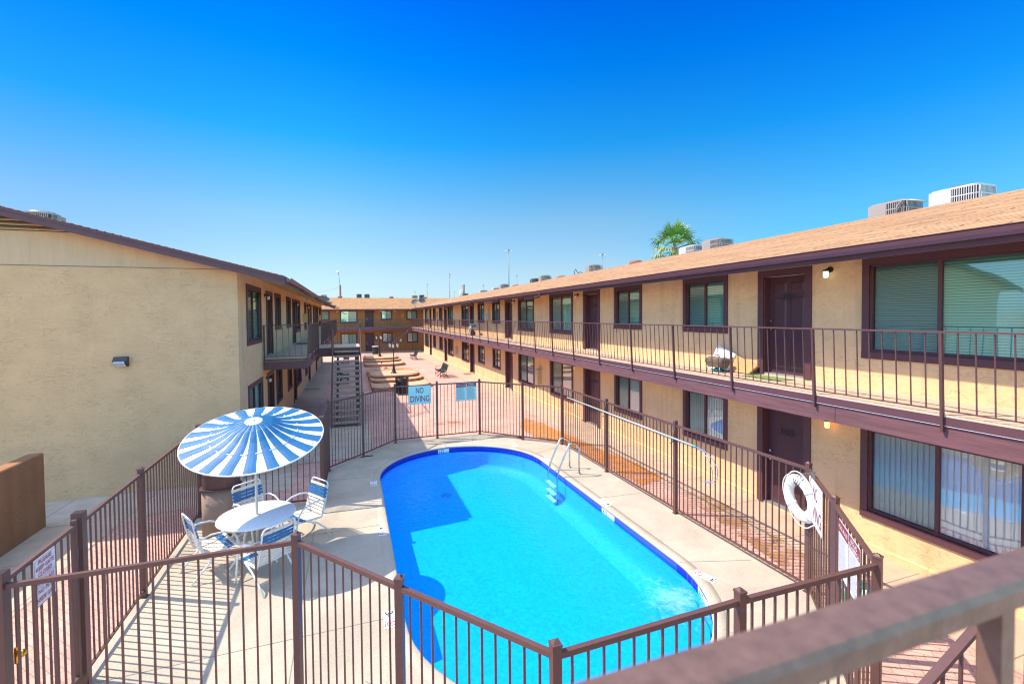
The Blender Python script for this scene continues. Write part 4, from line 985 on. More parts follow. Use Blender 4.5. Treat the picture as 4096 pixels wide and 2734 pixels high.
g = MB(); P1 = oval(.68, .58, .25); P2 = oval(.60, .50, .22); g.ring([[(x, y, z) for x, y in P1] for z in (.86, .89)], sm=False); g.ring([[(x, y, z) for x, y in P2] for z in (.89, 1.12)], sm=False)
g.ring([[(x * s_, y * s_, z) for x, y in P2] for s_, z in ((1.0, 1.12), (.95, 1.17), (.6, 1.22), (.1, 1.23))], sm=True); g.build('hood', [IRON, DARK], r)

# ------------------------------------------------------------------ life ring, skimmer pole on the fence
r = empty('life_ring', (5.97, 4.74, 1.38), 0, 'white life ring with grab rope hanging from the fence corner post', 'life ring', rot=(R(8), 0, R(0)))
r.rotation_euler = (R(5), R(3), R(253))
g = MB(); n = 40; loops = []
for k in range(n + 1):
    a = 2 * PI * k / n; C = Vector((math.cos(a), 0, math.sin(a))); loops.append([C * .255 + C * (.078 * math.cos(2 * PI * j / 16)) * 1.0 + Vector((0, .058 * math.sin(2 * PI * j / 16), 0)) for j in range(16)])
g.ring(loops, cap=False); g.build('ring', mat('scuffed white foam', (.80, .78, .72), rough=.6, var=.10, vscale=7), r)
for a in (R(40), R(140), R(220), R(320)):
    g = MB(); L_ = []
    for da in (-.10, .10):
        C = Vector((math.cos(a + da), 0, math.sin(a + da))); L_.append([C * .255 + C * (.083 * math.cos(2 * PI * j / 16)) + Vector((0, .063 * math.sin(2 * PI * j / 16), 0)) for j in range(16)])
    g.ring(L_); g.build('band', WHITE, r)
g = MB(); pts = []
for k in range(0, 49):
    a = 2 * PI * k / 48; rr = .345 + .035 * abs(math.sin(2 * (a - R(40)))); pts.append((rr * math.cos(a), -.01, rr * math.sin(a) - (.03 if 200 < math.degrees(a) < 340 else 0)))
g.tube(pts, .009, 6, cap=False); g.build('rope', OFFW, r)
g = MB()
for k in range(4): a = R(72 + 9 * k); g.tube([(.16 * math.cos(a), -.03, .16 * math.sin(a)), (.25 * math.cos(a), -.075, .25 * math.sin(a)), (.34 * math.cos(a), -.02, .34 * math.sin(a)), (.24 + k * .012, .05, .48)], .005, 5)
for k in range(5): g.tube([(.20 + .012 * k, .03, .46), (.25 + .014 * k, .04, .34), (.30 + .01 * k, .02, .22)], .006, 5)
g.build('lashing', mat('dark cord', (.10, .10, .10), rough=.9), r)
r = empty('skimmer_pole', (6.10, 9.4, 1.50), 0, 'long pale blue telescopic pole with a life hook hung along the right fence', 'pole')
g = MB(); g.tube([(6.10, 12.45, 1.53), (6.10, 7.05, 1.50)], .017, 10); g.build('tube', mat('pale anodised tube', (.55, .66, .64), rough=.3, metal=.3), r, world=True)
g = MB(); g.tube([(6.10, 7.06, 1.50), (6.10, 6.97, 1.50)], .020, 10); g.build('ferrule', mat('turquoise plastic', (.02, .40, .42), rough=.5), r, world=True)
for s_ in (-1, 1):
    g = MB(); g.tube([(6.10, 6.98, 1.50), (6.10 + .02 * s_, 6.78, 1.47), (6.10 + .05 * s_, 6.60, 1.36), (6.10 + .06 * s_, 6.50, 1.20), (6.10 + .05 * s_, 6.50, 1.05), (6.10 + .03 * s_, 6.60, .94), (6.10, 6.78, .92)], .007, 6); g.build('hook', mat('pale blue rod', (.20, .28, .50), rough=.4), r, world=True)
for y, lab in ((10.32, 'far'), (7.65, 'near')):
    r = empty('pole_hook', (6.14, y, 1.5), 0, 'brown J hook on the fence post carrying the %s end of the pale pole' % lab, 'hook'); g = MB()
    g.tube([(6.13, y, 1.66), (6.12, y, 1.50), (6.10, y, 1.42), (6.06, y, 1.39), (6.03, y, 1.42)], .009, 6); g.build('hook', IRON, r, world=True)
# toys in a tub by the front right corner
r = empty('toy_tub', (6.22, 4.12, ZD), 0, 'pile of green and yellow pool toys just outside the fence behind the rules sign', 'toys'); 
g = MB(); g.lathe([(.15, 0), (.19, .42), (.20, .44), (.18, .44), (.14, .02)], n=20, cap=False); g.build('bucket', mat('translucent aqua tub', (.25, .60, .55), rough=.3), r)
g = MB(); g.lathe([(.17, .22), (.195, .30), (.19, .40)], n=20, cap=False); g.build('band', mat('green plastic', (.0, .42, .20), rough=.35), r)
g = MB(); g.hexa([(-.02, -.28, .05), (.16, -.40, .05), (.24, -.28, .05), (.06, -.16, .05), (.0, -.26, .42), (.14, -.36, .40), (.20, -.28, .40), (.06, -.18, .42)]); g.build('float', mat('yellow foam', (.85, .58, .02), rough=.5), r)
for k, (c, p) in enumerate((((.75, .72, .70), (.20, -.36, .52)), ((.10, .45, .35), (.02, -.05, .50)), ((.65, .20, .22), (.08, -.12, .55)), ((.12, .25, .50), (.28, -.40, .58)))):
    g = MB(); g.lathe([(.0, -.05), (.05, -.03), (.06, .0), (.05, .03), (0, .05)], p, n=10, cap=False); g.build('ball', mat('toy colour %d' % k, c, rough=.4), r)

# ------------------------------------------------------------------ planters, benches, lamp posts, bins
def bed_outline(x0, x1, y0, y1, r1, skew=0):
    P = []
    for cx, cy, s0 in ((x1 - r1, y0 + r1, -PI / 2), (x1 - r1, y1 - r1, 0), (x0 + .5, y1 - .5, PI / 2), (x0 + .5, y0 + .5, PI)):
        rr = r1 if cx > x0 + .6 else .5
        for k in range(7): t = s0 + PI / 2 * k / 6; P.append((cx + rr * math.cos(t), cy + rr * math.sin(t) - (skew * (1 - (cx - x0) / (x1 - x0)) * 0)))
    return P
def bed(y0, y1, label):
    zb = gz((y0 + y1) / 2); r = empty('planter_bed', (2.7, (y0 + y1) / 2, zb), 0, label, 'planter')
    tiers = ((1.02, 4.45, y0, y1, 1.5, -.05, .25), (1.05, 4.28, y0 + 2.1, y1 - 2.1, 1.3, .25, .385), (1.08, 4.16, y0 + 3.2, y1 - 3.9, 1.1, .385, .52))
    for x0, x1, a, b, rr, z0, z1 in tiers:
        P = bed_outline(x0, x1, a, b, rr); I = bed_outline(x0 + .16, x1 - .16, a + .16, b - .16, rr - .1)
        rnd = random.Random(int(a * 10))
        g = MB(); 
        g.ring([[(x, y, zb + z0) for x, y in P], [(x, y, zb + z1 - .05) for x, y in P], [(x, y, zb + z1 - .05) for x, y in I], [(x, y, zb + z0) for x, y in I]], cap=False, sm=False)
        t = g.build('tier_wall', RBLK, r, world=True)
        # individual cap stones following the outline
        g = MB(); n = len(P); 
        for k in range(n):
            a_, b_ = Vector(P[k]), Vector(P[(k + 1) % n]); c_, d_ = Vector(I[k]), Vector(I[(k + 1) % n]); L_ = (b_ - a_).length; m = max(1, round(L_ / .36))
            for j in range(m):
                t0, t1 = (j + .03) / m, (j + .97) / m; o_ = rnd.uniform(-.02, .02); hz = rnd.uniform(-.008, .010)
                q = [a_.lerp(b_, t0), a_.lerp(b_, t1), c_.lerp(d_, t1), c_.lerp(d_, t0)]; nn = (q[0] - q[3]).normalized() * o_
                q = [p + nn for p in q]
                g.hexa([(p.x, p.y, zb + z1 - .05) for p in q] + [(p.x, p.y, zb + z1 + hz) for p in q])
        g.build('cap_stones', RCAP, t, world=True)
        g = MB(); S = bed_outline(x0 + .12, x1 - .12, a + .12, b - .12, rr - .08); g.face([(x, y, zb + z1 - .035) for x, y in S]); g.build('soil', SAND, r, world=True)
    return r
bed(26.3, 36.6, 'nearer three-tier planter bed of red blocks filled with bare sandy soil'); bed(40.4, 51.6, 'farther three-tier planter bed of red blocks under the far stair')
rk = empty('stake', (2.4, 41.2, gz(41) + .2), 0, 'short dark stake stub in the soil of the farther planter', 'stake'); g = MB(); g.box(-.04, .04, -.04, .04, 0, .2); g.build('stub', IRON, rk)
rk = empty('rock', (2.4, 36.0, gz(36) + .24), 0, 'pale rock on the back edge of the nearer planter', 'rock'); g = MB(); g.lathe([(0, -.02), (.13, .02), (.15, .10), (.08, .17), (0, .18)], n=8, cap=False, sy=.7); g.build('stone', RCAP, rk)
def make_bench():
    r = empty('park_bench', (0, 0, 0)); Lh = .93
    prof = [(.02 + .43, .41), (.44, .435), (.36, .43), (.20, .405), (.06, .42), (-.02, .50), (-.07, .62), (-.12, .76), (-.16, .84), (-.20, .87), (-.235, .85)]
    g = MB(); n = 30
    for k in range(n):
        y = -Lh + .02 + (2 * Lh - .04) * (k + .5) / n; h = .020
        for (a, b) in zip(prof, prof[1:]):
            d = Vector((b[0] - a[0], 0, b[1] - a[1])).normalized(); nn = Vector((-d.z, 0, d.x)) * .004
            A = Vector((a[0], y, a[1])); B = Vector((b[0], y, b[1])); hy = Vector((0, h, 0))
            g.hexa([A - hy - nn, A + hy - nn, B + hy - nn, B - hy - nn, A - hy + nn, A + hy + nn, B + hy + nn, B - hy + nn])
    g.build('seat_slats', BENCH, r)
    for y in (-Lh + .01, 0, Lh - .01):
        g = MB(); g.tube([(.40, y, 0), (.37, y, .10), (.38, y, .22), (.34, y, .34), (.40, y, .40)], .020, 8); g.tube([(-.16, y, 0), (-.10, y, .14), (-.02, y, .28), (-.02, y, .42), (-.09, y, .62), (-.18, y, .84)], .020, 8)
        g.tube([(.36, y, .08), (.24, y, .20), (.12, y, .25), (0, y, .20), (-.10, y, .10)], .014, 6); g.tube([(.38, y, .40), (.2, y, .39), (.0, y, .41)], .018, 6)
        g.build('leg', BLACK, r)
        if abs(y) > .1: g = MB(); g.tube([(-.10, y, .66), (.05, y, .665), (.28, y, .66), (.36, y, .63), (.37, y, .56), (.33, y, .53)], .014, 6); g.tube([(.33, y, .53), (.40, y, .42)], .012, 6); g.build('armrest', BLACK, r)
    return r
for x, y, a, lab in ((6.0, 31.75, PI, 'green metal bench nearest the pool on the sunny side of the courtyard'), (6.0, 46.7, PI, 'green metal bench on the sunny side of the courtyard by the far planter'),
                     (-.62, 31.2, 0, 'green metal bench in shade seen through the open stair treads'), (-.68, 45.9, 0, 'green metal bench farthest off in the shade behind the open stair')):
    place('bench', make_bench, (x, y, gz(y)), a, lab, 'bench', 'park benches in the courtyard')
def make_lamp():
    r = empty('lamp_post', (0, 0, 0))
    g = MB(); g.lathe([(.20, 0), (.20, .03), (.17, .05), (.13, .12), (.085, .25), (.07, .40), (.075, .42), (.055, .46), (.045, .52), (.032, .58), (.030, 1.42), (.045, 1.44), (.03, 1.47), (.028, 1.62), (.045, 1.64), (.028, 1.68), (.026, 1.80), (.012, 1.84)], n=14)
    g.build('post', BLACK, r)
    LG = mat('lantern glass', (.82, .80, .70), rough=.15, spec=.6)
    for k in range(3):
        a = k * 2 * PI / 3 + .15; c, s_ = math.cos(a), math.sin(a); g = MB()
        g.tube([(.02 * c, .02 * s_, 1.62), (.10 * c, .10 * s_, 1.50), (.20 * c, .20 * s_, 1.47), (.28 * c, .28 * s_, 1.54), (.28 * c, .28 * s_, 1.66)], .011, 6)
        g.tube([(.20 * c, .20 * s_, 1.47), (.16 * c, .16 * s_, 1.56), (.10 * c, .10 * s_, 1.60)], .007, 6); ar = g.build('arm', BLACK, r)
        g = MB(); g.lathe([(.028, 1.66), (.058, 1.72), (.072, 1.80), (.070, 1.88), (.062, 1.92)], (.28 * c, .28 * s_, 0), n=8); g.build('lantern_glass', LG, ar)
        g = MB(); g.lathe([(.072, 1.92), (.080, 1.925), (.060, 1.97), (.025, 2.0), (.020, 2.03), (.006, 2.08)], (.28 * c, .28 * s_, 0), n=8)
        for j in range(4): aa = j * PI / 2; g.tube([(.28 * c + .03 * math.cos(aa), .28 * s_ + .03 * math.sin(aa), 1.66), (.28 * c + .074 * math.cos(aa), .28 * s_ + .074 * math.sin(aa), 1.80), (.28 * c + .064 * math.cos(aa), .28 * s_ + .064 * math.sin(aa), 1.92)], .005, 4)
        g.build('lantern_cap', BLACK, ar)
    return r
place('lamp', make_lamp, (2.58, 30.9, gz(31.4) + .48), .2, 'black three-lantern lamp post in the nearer planter', 'lamp post', 'lamp posts in the planters')
place('lamp', make_lamp, (2.52, 45.6, gz(46) + .48), .9, 'black three-lantern lamp post in the farther planter by the stair foot', 'lamp post', 'lamp posts in the planters')
def slat_bin(loc, label, lid):
    r = empty('trash_can', loc, 0, label, 'trash can'); h = .92; rr = .34; g = MB()
    for k in range(28):
        a = 2 * PI * k / 28; Mx = Matrix.Rotation(a, 4, 'Z'); g.box(rr - .006, rr, -.024, .024, .06, h - .10, 0, Mx); g.hexa([Mx @ Vector(v) for v in ((rr - .006, -.024, h - .10), (rr, -.024, h - .10), (rr, .024, h - .10), (rr - .006, .024, h - .10), (rr + .024, -.024, h), (rr + .03, -.024, h), (rr + .03, .024, h), (rr + .024, .024, h))])
    g.build('slats', DGRN if lid else BLACK, r); g = MB()
    for z, q_ in ((.08, .0), (.45, 0), (h - .10, 0), (h, .028)): g.tube([((rr + q_) * math.cos(2 * PI * k / 28), (rr + q_) * math.sin(2 * PI * k / 28), z) for k in range(29)], .013, 6, cap=False)
    g.build('hoops', DGRN if lid else BLACK, r)
    g = MB(); g.lathe([(.29, .05), (.29, .86), (.27, .86), (.27, .07)], n=24, cap=False); g.build('liner', BLACK, r)
    if lid: g = MB(); g.lathe([(.37, h + .01), (.40, h + .03), (.36, h + .08), (.16, h + .11), (.15, h + .10)], n=28, cap=False); g.build('lid', mat('pale bin lid', (.55, .58, .56), rough=.3), r)
slat_bin((2.50, 25.0, gz(25)), 'black slatted trash can standing outside the fence by the planter', False)
slat_bin((2.55, 54.6, gz(55)), 'green slatted trash can with pale lid near the far building door', True)
# ------------------------------------------------------------------ wall lamps, boxes, signs of life
JG = mat('frosted jar glass', (.72, .72, .68), rough=.15, spec=.6)
def jar(fac, u, z, label, lit=None, flip=1):
    p = fac.P(u, z, 0); r = empty('wall_lamp', p, 0, label, 'wall lamp', 'jar-shaped wall lamps by the apartment doors'); P = lambda a, b, c: Vector(fac.P(u + a, z + b, c)) - Vector(p)
    g = MB(); g.tube([P(0, 0, 0), P(0, 0, .018)], .055, 14); g.tube([P(0, 0, .018), P(0, .005, .07), P(0, -.005, .12)], .016, 8); g.tube([P(0, -.005, .12), P(0, -.035, .12)], .046, 14); g.build('bracket', BLACK, r)
    g = MB(); g.tube([P(0, -.036, .12), P(0, -.05, .12), P(0, -.13, .12), P(0, -.148, .12)], [.040, .043, .041, .030], 14)
    m = JG
    if lit: m = mat('lit jar ' + lit[0], (.8, .8, .75), rough=.2, emit=lit[1], estr=lit[2])
    g.build('jar', m, r)
nth = ('nearest', 'second', 'third', 'fourth', 'fifth', 'farthest')
for i, u in enumerate((6.03, 15.89 + .0, 23.25, 33.45, 41.60, 52.05)):
    if i == 1: u = 15.95
    jar(FR, u, 4.79, '%s wall lamp on the upper floor of the right-hand block' % nth[i] + (', lit white beside door 205' if i == 0 else ''), ('white', (.75, 1, .8), .9) if i == 0 else None)
for i, u in enumerate((5.98, 16.05, 23.2, 32.85 + .5, 41.55, 52.1)):
    jar(FR, u, 2.05 if i < 2 else 2.0, '%s wall lamp on the ground floor of the right-hand block' % nth[i] + (', glowing amber beside door 105' if i == 0 else ''), ('amber', (1, .45, .08), 1.6) if i == 0 else None)
for i, u in enumerate((16.75, 25.43, 31.85)): jar(FL, u, 4.74, '%s wall lamp on the upper floor of the left-hand block' % nth[i])
jar(FL, 16.72, 2.06, 'wall lamp at the nearest ground floor door of the left-hand block')
jar(FF_, 1.40, 4.80, 'upper wall lamp left of the door on the brown far block'); jar(FF_, 1.38, 1.88, 'lower wall lamp left of the ground door on the brown far block')
# twin flood lights and pack
def flood(p, label, dx, col=WHITE):
    r = empty('flood_light', p, 0, label, 'flood light'); g = MB(); g.box(-.05, .05, -.05, .05, -.05, .05); g.build('mount', col, r)
    for s in (-1, 1):
        g = MB(); Mx = Matrix.Translation((dx * .08, s * .09, -.04)) @ Matrix.Rotation(R(100) * dx, 4, 'Y'); g.lathe([(.025, -.02), (.035, .0), (.06, .10), (.062, .13), (.05, .13)], n=12, M=Mx); g.build('lamp_head', col, r)
flood((XL + .32, 27.4, 5.0), 'white twin flood light under the left eave', 1)
flood((XR - .30, 31.45, 2.18), 'cream twin flood light under the right balcony', -1, OFFW)
flood((-1.55, YF - .08, 4.72), 'white flood light left of the wide window on the far block', -1); flood((3.45, YF - .08, 4.78), 'white flood light right of the upper door on the far block', 1); flood((5.35, YF - .08, 4.74), 'small white flood light near the extinguisher on the far block', -1)
r = empty('wall_pack_light', (-5.02, YG, 3.02), 0, 'dark wall pack light with white lens high on the gable end', 'wall light')
g = MB(); prof = [(0, .11), (-.08, .12), (-.17, .02), (-.05, -.11), (0, -.11)]
g.ring([[(x, y, z) for y, z in prof] for x in (-.13, .13)], sm=False); g.build('housing', mat('dark bronze', (.03, .035, .05), rough=.35), r)
g = MB(); g.ring([[(x, y, z) for y, z in ((-.174, .012), (-.184, -.02), (-.08, -.118), (-.055, -.112))] for x in (-.11, .10)], sm=False); g.build('lens', mat('prismatic lens', (.45, .46, .47), rough=.2), r)
def cabinet(fac, u0, u1, z0, z1, d, name, label, m, cat, front=None):
    p = fac.P(u0, z0, 0); r = empty(name, p, 0, label, cat); g = MB(); fac.box(g, u0, u1, z0, z1, 0, d); g.build('box', m, r, world=True)
    g = MB(); fac.box(g, u0 + .02, u1 - .02, z0 + .02, z1 - .02, d, d + .008); g.build('door', front or m, r, world=True); return r
cabinet(FR, 19.60, 19.92, .82, 1.52, .20, 'extinguisher_cabinet', 'tan extinguisher cabinet low on the right wall behind the fence', CREAM, 'cabinet', mat('glazed front', (.55, .42, .30), rough=.2))
cabinet(FR, 27.85, 28.30, 3.70, 4.42, .16, 'extinguisher_cabinet', 'almond cabinet on the upper right wall between two small windows', CREAM, 'cabinet', mat('grey glazed front', (.45, .45, .48), rough=.2))
cabinet(FR, 37.35, 37.90, .85, 1.45, .12, 'electric_panel', 'almond electric panel on the lower right wall', CREAM, 'cabinet')
cabinet(FR, 46.5, 46.95, 3.75, 4.45, .12, 'electric_panel', 'almond panel on the upper right wall near the far end', CREAM, 'cabinet')
cabinet(FL, 29.05, 29.45, 3.72, 4.22, .22, 'electric_panel', 'tan box projecting beside a window on the upper left wall', CREAM, 'cabinet')
cabinet(FL, 39.9 + 2.4, 42.6, 3.72, 4.2, .2, 'electric_panel', 'smaller tan box farther along the upper left wall', CREAM, 'cabinet')
r = cabinet(FF_, 6.12, 6.38, 3.84, 4.36, .14, 'extinguisher_cabinet', 'extinguisher cabinet showing red and yellow label on the far block', CREAM, 'cabinet')
g = MB(); g.tube([(6.25, YF - .16, 3.90), (6.25, YF - .16, 4.2)], .05, 10); g.build('bottle', mat('extinguisher red', (.6, .12, .04), rough=.3), r, world=True)
cabinet(FF_, 5.85, 6.1, .82, 1.15, .12, 'extinguisher_cabinet', 'cream cabinet behind the far stair treads', OFFW, 'cabinet')
r = empty('payphone', (2.88, YF, 1.1), 0, 'dark blue wall phone right of the far ground floor door', 'phone'); g = MB(); g.box(-.12, .12, -.18, 0, 0, .42); g.box(-.15, .13, -.22, 0, .42, .46); g.build('hood', mat('navy plastic', (.04, .04, .12), rough=.5), r)

# balcony clutter
r = empty('portable_grill', (7.82, 8.27, 2.70), 0, 'small brown portable grill standing on the balcony near door 205', 'grill')
GRB = mat('worn bronze enamel', (.15, .115, .085), rough=.35, var=.15, vscale=12); Pq = lambda w, d, rr: [(x - w / 2, y - d / 2) for x, y in rrect(w, d, rr, 4)]
g = MB(); g.ring([[(x, y, z) for x, y in Pq(w, d, .06)] for w, d, z in ((.24, .40, .10), (.30, .50, .20), (.31, .52, .21))], sm=False); g.build('bowl', GRB, r)
g = MB(); g.ring([[(x, y, z) for x, y in Pq(w, d, .06)] for w, d, z in ((.31, .52, .215), (.30, .50, .28), (.22, .40, .32))], sm=False); g.build('lid', GRB, r)
g = MB(); g.tube([(0, -.07, .32), (0, -.07, .37), (0, .07, .37), (0, .07, .32)], .009, 6); g.build('handle', BLACK, r)
for sx in (-1, 1):
    for sy in (-1, 1): g = MB(); g.tube([(sx * .10, sy * .17, .12), (sx * .12, sy * .20, 0)], .008, 6); g.build('leg', GALV, r)
g = MB(); g.lathe([(.06, 0), (.10, .03), (.06, .07)], (0, -.02, 0), n=10, sy=1.4); g.build('rag', TEAL, r)
def leanbox(y0, y1, zt0, zt1, xb, th, m, name, label, top=None, marks=None):
    r = empty(name, (xb, (y0 + y1) / 2, 2.70), 0, label, 'box'); g = MB()
    # leaning against wall: bottom edge at xb, top touches x=8.29
    B0 = Vector((xb, y0, 2.702)); B1 = Vector((xb, y1, 2.702)); T0 = Vector((8.27, y0, zt0)); T1 = Vector((8.27, y1, zt1)); o = Vector((-th, 0, th * .4))
    g.hexa([B0, B1, B1 + o, B0 + o, T0, T1, T1 + o, T0 + o]); b = g.build('carton', m, r, world=True); return r, (B0 + o, B1 + o, T0 + o, T1 + o)
r, c = leanbox(7.55, 8.62, 2.86, 3.22, 8.02, .05, CARD, 'flat_carton', 'flat brown cardboard carton leaning on the wall by door 205')
r2, c = leanbox(8.12, 8.66, 3.06, 3.24, 8.00, .075, WHITE, 'printed_carton', 'flat white printed carton leaning behind the grill')
g = MB(); B0, B1, T0, T1 = c; n_ = (B1 - B0).cross(T0 - B0).normalized(); n_ = n_ if n_.x < 0 else -n_
g.face([p + n_ * .003 for p in (B0.lerp(T0, .15), B0.lerp(T0, .8), B1.lerp(T1, .25).lerp(B0.lerp(T0, .8), .45), B0.lerp(B1, .35).lerp(T0.lerp(T1, .35), .2))], 0); g.build('print', mat('dark print', (.10, .09, .11), rough=.4), r2, world=True, recalc=False)
def doormat(x, y, w, d, z, m, label):
    r = empty('doormat', (x, y, z + .002), 0, label, 'doormat'); g = MB(); g.box(-w / 2, w / 2, -d / 2, d / 2, 0, .012); g.build('mat', m, r)
doormat(7.88, 7.02, .45, .85, 2.70, MATG, 'green doormat on the balcony in front of door 205')
doormat(7.85, 32.3, .5, .9, gz(32), MATR, 'patterned reddish doormat on the right ground floor walk'); doormat(-2.2, 28.9, .8, .4, gz(29), MATG, 'brown-green doormat on the shaded left walk')
doormat(-2.25, 24.7, .55, .9, 2.722, mat('dark mat', (.06, .07, .09), rough=1), 'dark doormat on the left balcony')
r = empty('cluttered_chair', (7.75, 30.2, 2.70), 0, 'pale balcony chair piled with a teal cloth and bags', 'chair')
g = MB()
for sx, sy in ((-1, -1), (1, -1), (1, 1), (-1, 1)): g.tube([(sx * .22, sy * .26, 0), (sx * .2, sy * .2, .42)], .016, 6)
for sy in (-1, 1): g.tube([(.2, sy * .2, .42), (.28, sy * .22, .85)], .016, 6)
g.build('frame', OFFW, r); g = MB(); g.box(-.24, .24, -.24, .24, .42, .46); g.build('seat', OFFW, r)
g = MB(); g.ring([[(x, y, z) for x, y in Pq(w, d, .08)] for w, d, z in ((.42, .5, .46), (.46, .6, .54), (.3, .4, .62))], sm=True); g.build('bag', mat('grey bag', (.55, .56, .56), rough=.9), r)
g = MB(); g.ring([[(x, y, z + .15 * y) for x, y in Pq(w, d, .08)] for w, d, z in ((.3, .55, .63), (.34, .62, .70), (.2, .4, .78))], sm=True); g.build('cloth', TEAL, r)
g = MB(); g.box(-.15, .15, -.15, .15, 0, .25); g.build('crate', DARK, r)

# ------------------------------------------------------------------ roof equipment
def make_ac(body, w, d, h, round_=.12, style='louver'):
    def f():
        r = empty('air_conditioner', (0, 0, 0)); P = Pq(w, d, round_)
        g = MB(); g.ring([[(x * .96, y * .96, z) for x, y in P] for z in (.06, h - .05)], sm=False); g.build('coil', ACG, r)
        g = MB(); g.ring([[(x, y, z) for x, y in P] for z in (h - .06, h - .02)], sm=False); g.ring([[(x * s_, y * s_, z) for x, y in P] for s_, z in ((1, h - .02), (.8, h), (.75, h - .005))], sm=False); g.ring([[(x, y, z) for x, y in P] for z in (0, .07)], sm=False)
        # solid service corner and grille bars
        g.box(w / 2 - .30, w / 2 + .001, d / 2 - .02, d / 2 + .002, .05, h - .05); g.box(w / 2 - .003, w / 2 + .002, d / 2 - .42, d / 2, .05, h - .05); g.box(-w / 2 - .002, -w / 2 + .003, d / 2 - .42, d / 2 - .0, .05, h - .05)
        g.build('cabinet', body, r)
        g = MB(); n = int(w / .045)
        for k in range(n): x = -w / 2 + .03 + (w - .06) * k / n; g.box(x, x + .015, -d / 2 - .003, -d / 2 + .01, .07, h - .06); 
        n = int(d / .045)
        for k in range(n):
            y = -d / 2 + .03 + (d - .06) * k / n
            for sx in (-1, 1): g.box(min(sx * w / 2, sx * (w / 2 + .003)), max(sx * w / 2, sx * (w / 2 + .003)) , y, y + .015, .07, h - .06)
        for z in (h * .33, h * .62):
            g.ring([[(x * 1.006, y * 1.006, zz) for x, y in P] for zz in (z, z + .025)], sm=False, cap=False)
        g.build('grille', body, r)
        g = MB(); g.lathe([(.30, h - .01), (.28, h + .02), (.05, h + .03)], n=20, cap=False) if style != 'flat' else g.lathe([(.26, h - .005), (.1, h + .01)], n=20, cap=False); g.build('fan_guard', ACD, r)
        g = MB(); g.box(-w / 2 - .05, w / 2 + .05, -d / 2 - .05, d / 2 + .05, -.14, 0); g.build('stand', GALV, r)
        return r
    return f
def ac(kind, mk, x, y, z, rz, label): place(kind, mk, (x, y, z), rz, label, 'air conditioner', 'air conditioners on the roofs')
mkB = make_ac(ACB, .70, .86, .60); mkW = make_ac(ACW, .70, .90, .62); mkR = make_ac(ACB, .72, .72, .72, .30); mkD = make_ac(ACD, .66, .66, .66, .30)
ac('acB', mkB, 13.1, 7.85, 6.18, 0, 'beige air conditioner with grey conduit, second from the right on the roof')
ac('acW', mkW, 13.1, 6.50, 6.17, 0, 'white air conditioner nearest the camera on the right roof')
ac('acW', mkW, 13.1, 15.15, 6.12, 0, 'white air conditioner just right of the palm crown')
ac('acB', mkB, 13.1, 13.85, 6.20, 0, 'beige air conditioner with a paper label right of the palm')
ac('acR', mkR, 13.1, 23.2, 6.12, 0, 'lone rounded beige air conditioner left of the palm on the right roof')
ac('acD', mkD, 13.1, 32.0, 6.10, 0, 'dark air conditioner of the middle pair on the right roof'); ac('acR', mkR, 13.1, 30.2, 6.12, 0, 'rounded beige air conditioner of the middle pair on the right roof')
ac('acW', mkW, 13.1, 41.8, 6.05, 0, 'small white air conditioner of the farther pair on the right roof'); ac('acR', mkR, 13.1, 39.4, 6.12, 0, 'rounded beige air conditioner of the farther pair on the right roof')
ac('acW', mkW, 13.1, 46.5, 6.08, 0, 'low white air conditioner far along the right roof')
ac('acD', mkD, 13.0, 54.0, 6.05, 0, 'dark low air conditioner by the transformer pole')
ac('acR', mkR, -8.1, 16.5, 6.26, 0, 'rounded beige air conditioner on the left roof behind the rake'); ac('acB', mkB, -8.1, 18.2, 6.26, 0, 'second air conditioner on the left roof')
ac('acW', mkW, -3.42, 66.5, 6.42, 0, 'pale air conditioner at the left end of the far roof'); ac('acD', mkD, 1.07, 66.5, 6.48, 0, 'left unit of the dark pair on the far roof'); ac('acD', mkD, 2.1, 66.5, 6.48, 0, 'right unit of the dark pair on the far roof')
ac('acB', mkB, 8.6, 66.5, 6.40, 0, 'beige air conditioner behind the satellite dishes'); ac('acD', mkD, 9.6, 66.5, 6.42, 0, 'dark air conditioner behind the satellite dishes')
for (pts, lab, x, y) in (([(12.72, 7.62, 6.25), (12.70, 7.58, 6.60), (12.70, 7.46, 6.73), (12.70, 7.25, 6.68), (12.72, 6.98, 6.58)], 'grey conduit looping beside the two nearest air conditioners', 12.7, 7.2),
                         ([(12.6, 24.6, 6.3), (12.6, 24.7, 6.6), (12.6, 24.5, 6.72), (12.6, 24.2, 6.45), (12.6, 23.9, 6.5), (12.6, 23.6, 6.4)], 'black looped hose on the roof left of the lone air conditioner', 12.6, 24.2)):
    r = empty('conduit', (x, y, 6.35), 0, lab, 'conduit'); g = MB(); g.tube(pts, .02, 6); g.build('hose', GALV if 'grey' in lab else BLACK, r, world=True)
def make_vent():
    r = empty('roof_vent', (0, 0, 0)); g = MB(); g.lathe([(.12, -.2), (.12, .1), (.26, .12), (.32, .2), (.30, .30), (.20, .36), (0, .38)], n=18, cap=False); g.build('cowl', RUST, r); return r
for x, y, z, lab in ((-1.38, 65.9, 6.45, 'red roof vent below the leaning pole on the far roof'), (5.30, 65.9, 6.45, 'red roof vent midway along the far roof'), (12.55, 18.3, 6.15, 'low red vent on the right ridge left of the palm'),
                     (12.55, 26.3, 6.12, 'low red vent on the right ridge between the mid air conditioners'), (12.55, 34.8, 6.12, 'low red vent far along the right ridge'), (9.9, 65.8, 6.4, 'red vent where the two roofs meet')):
    place('vent', make_vent, (x, y, z), 0, lab, 'roof vent', 'red vents on the roof ridges')
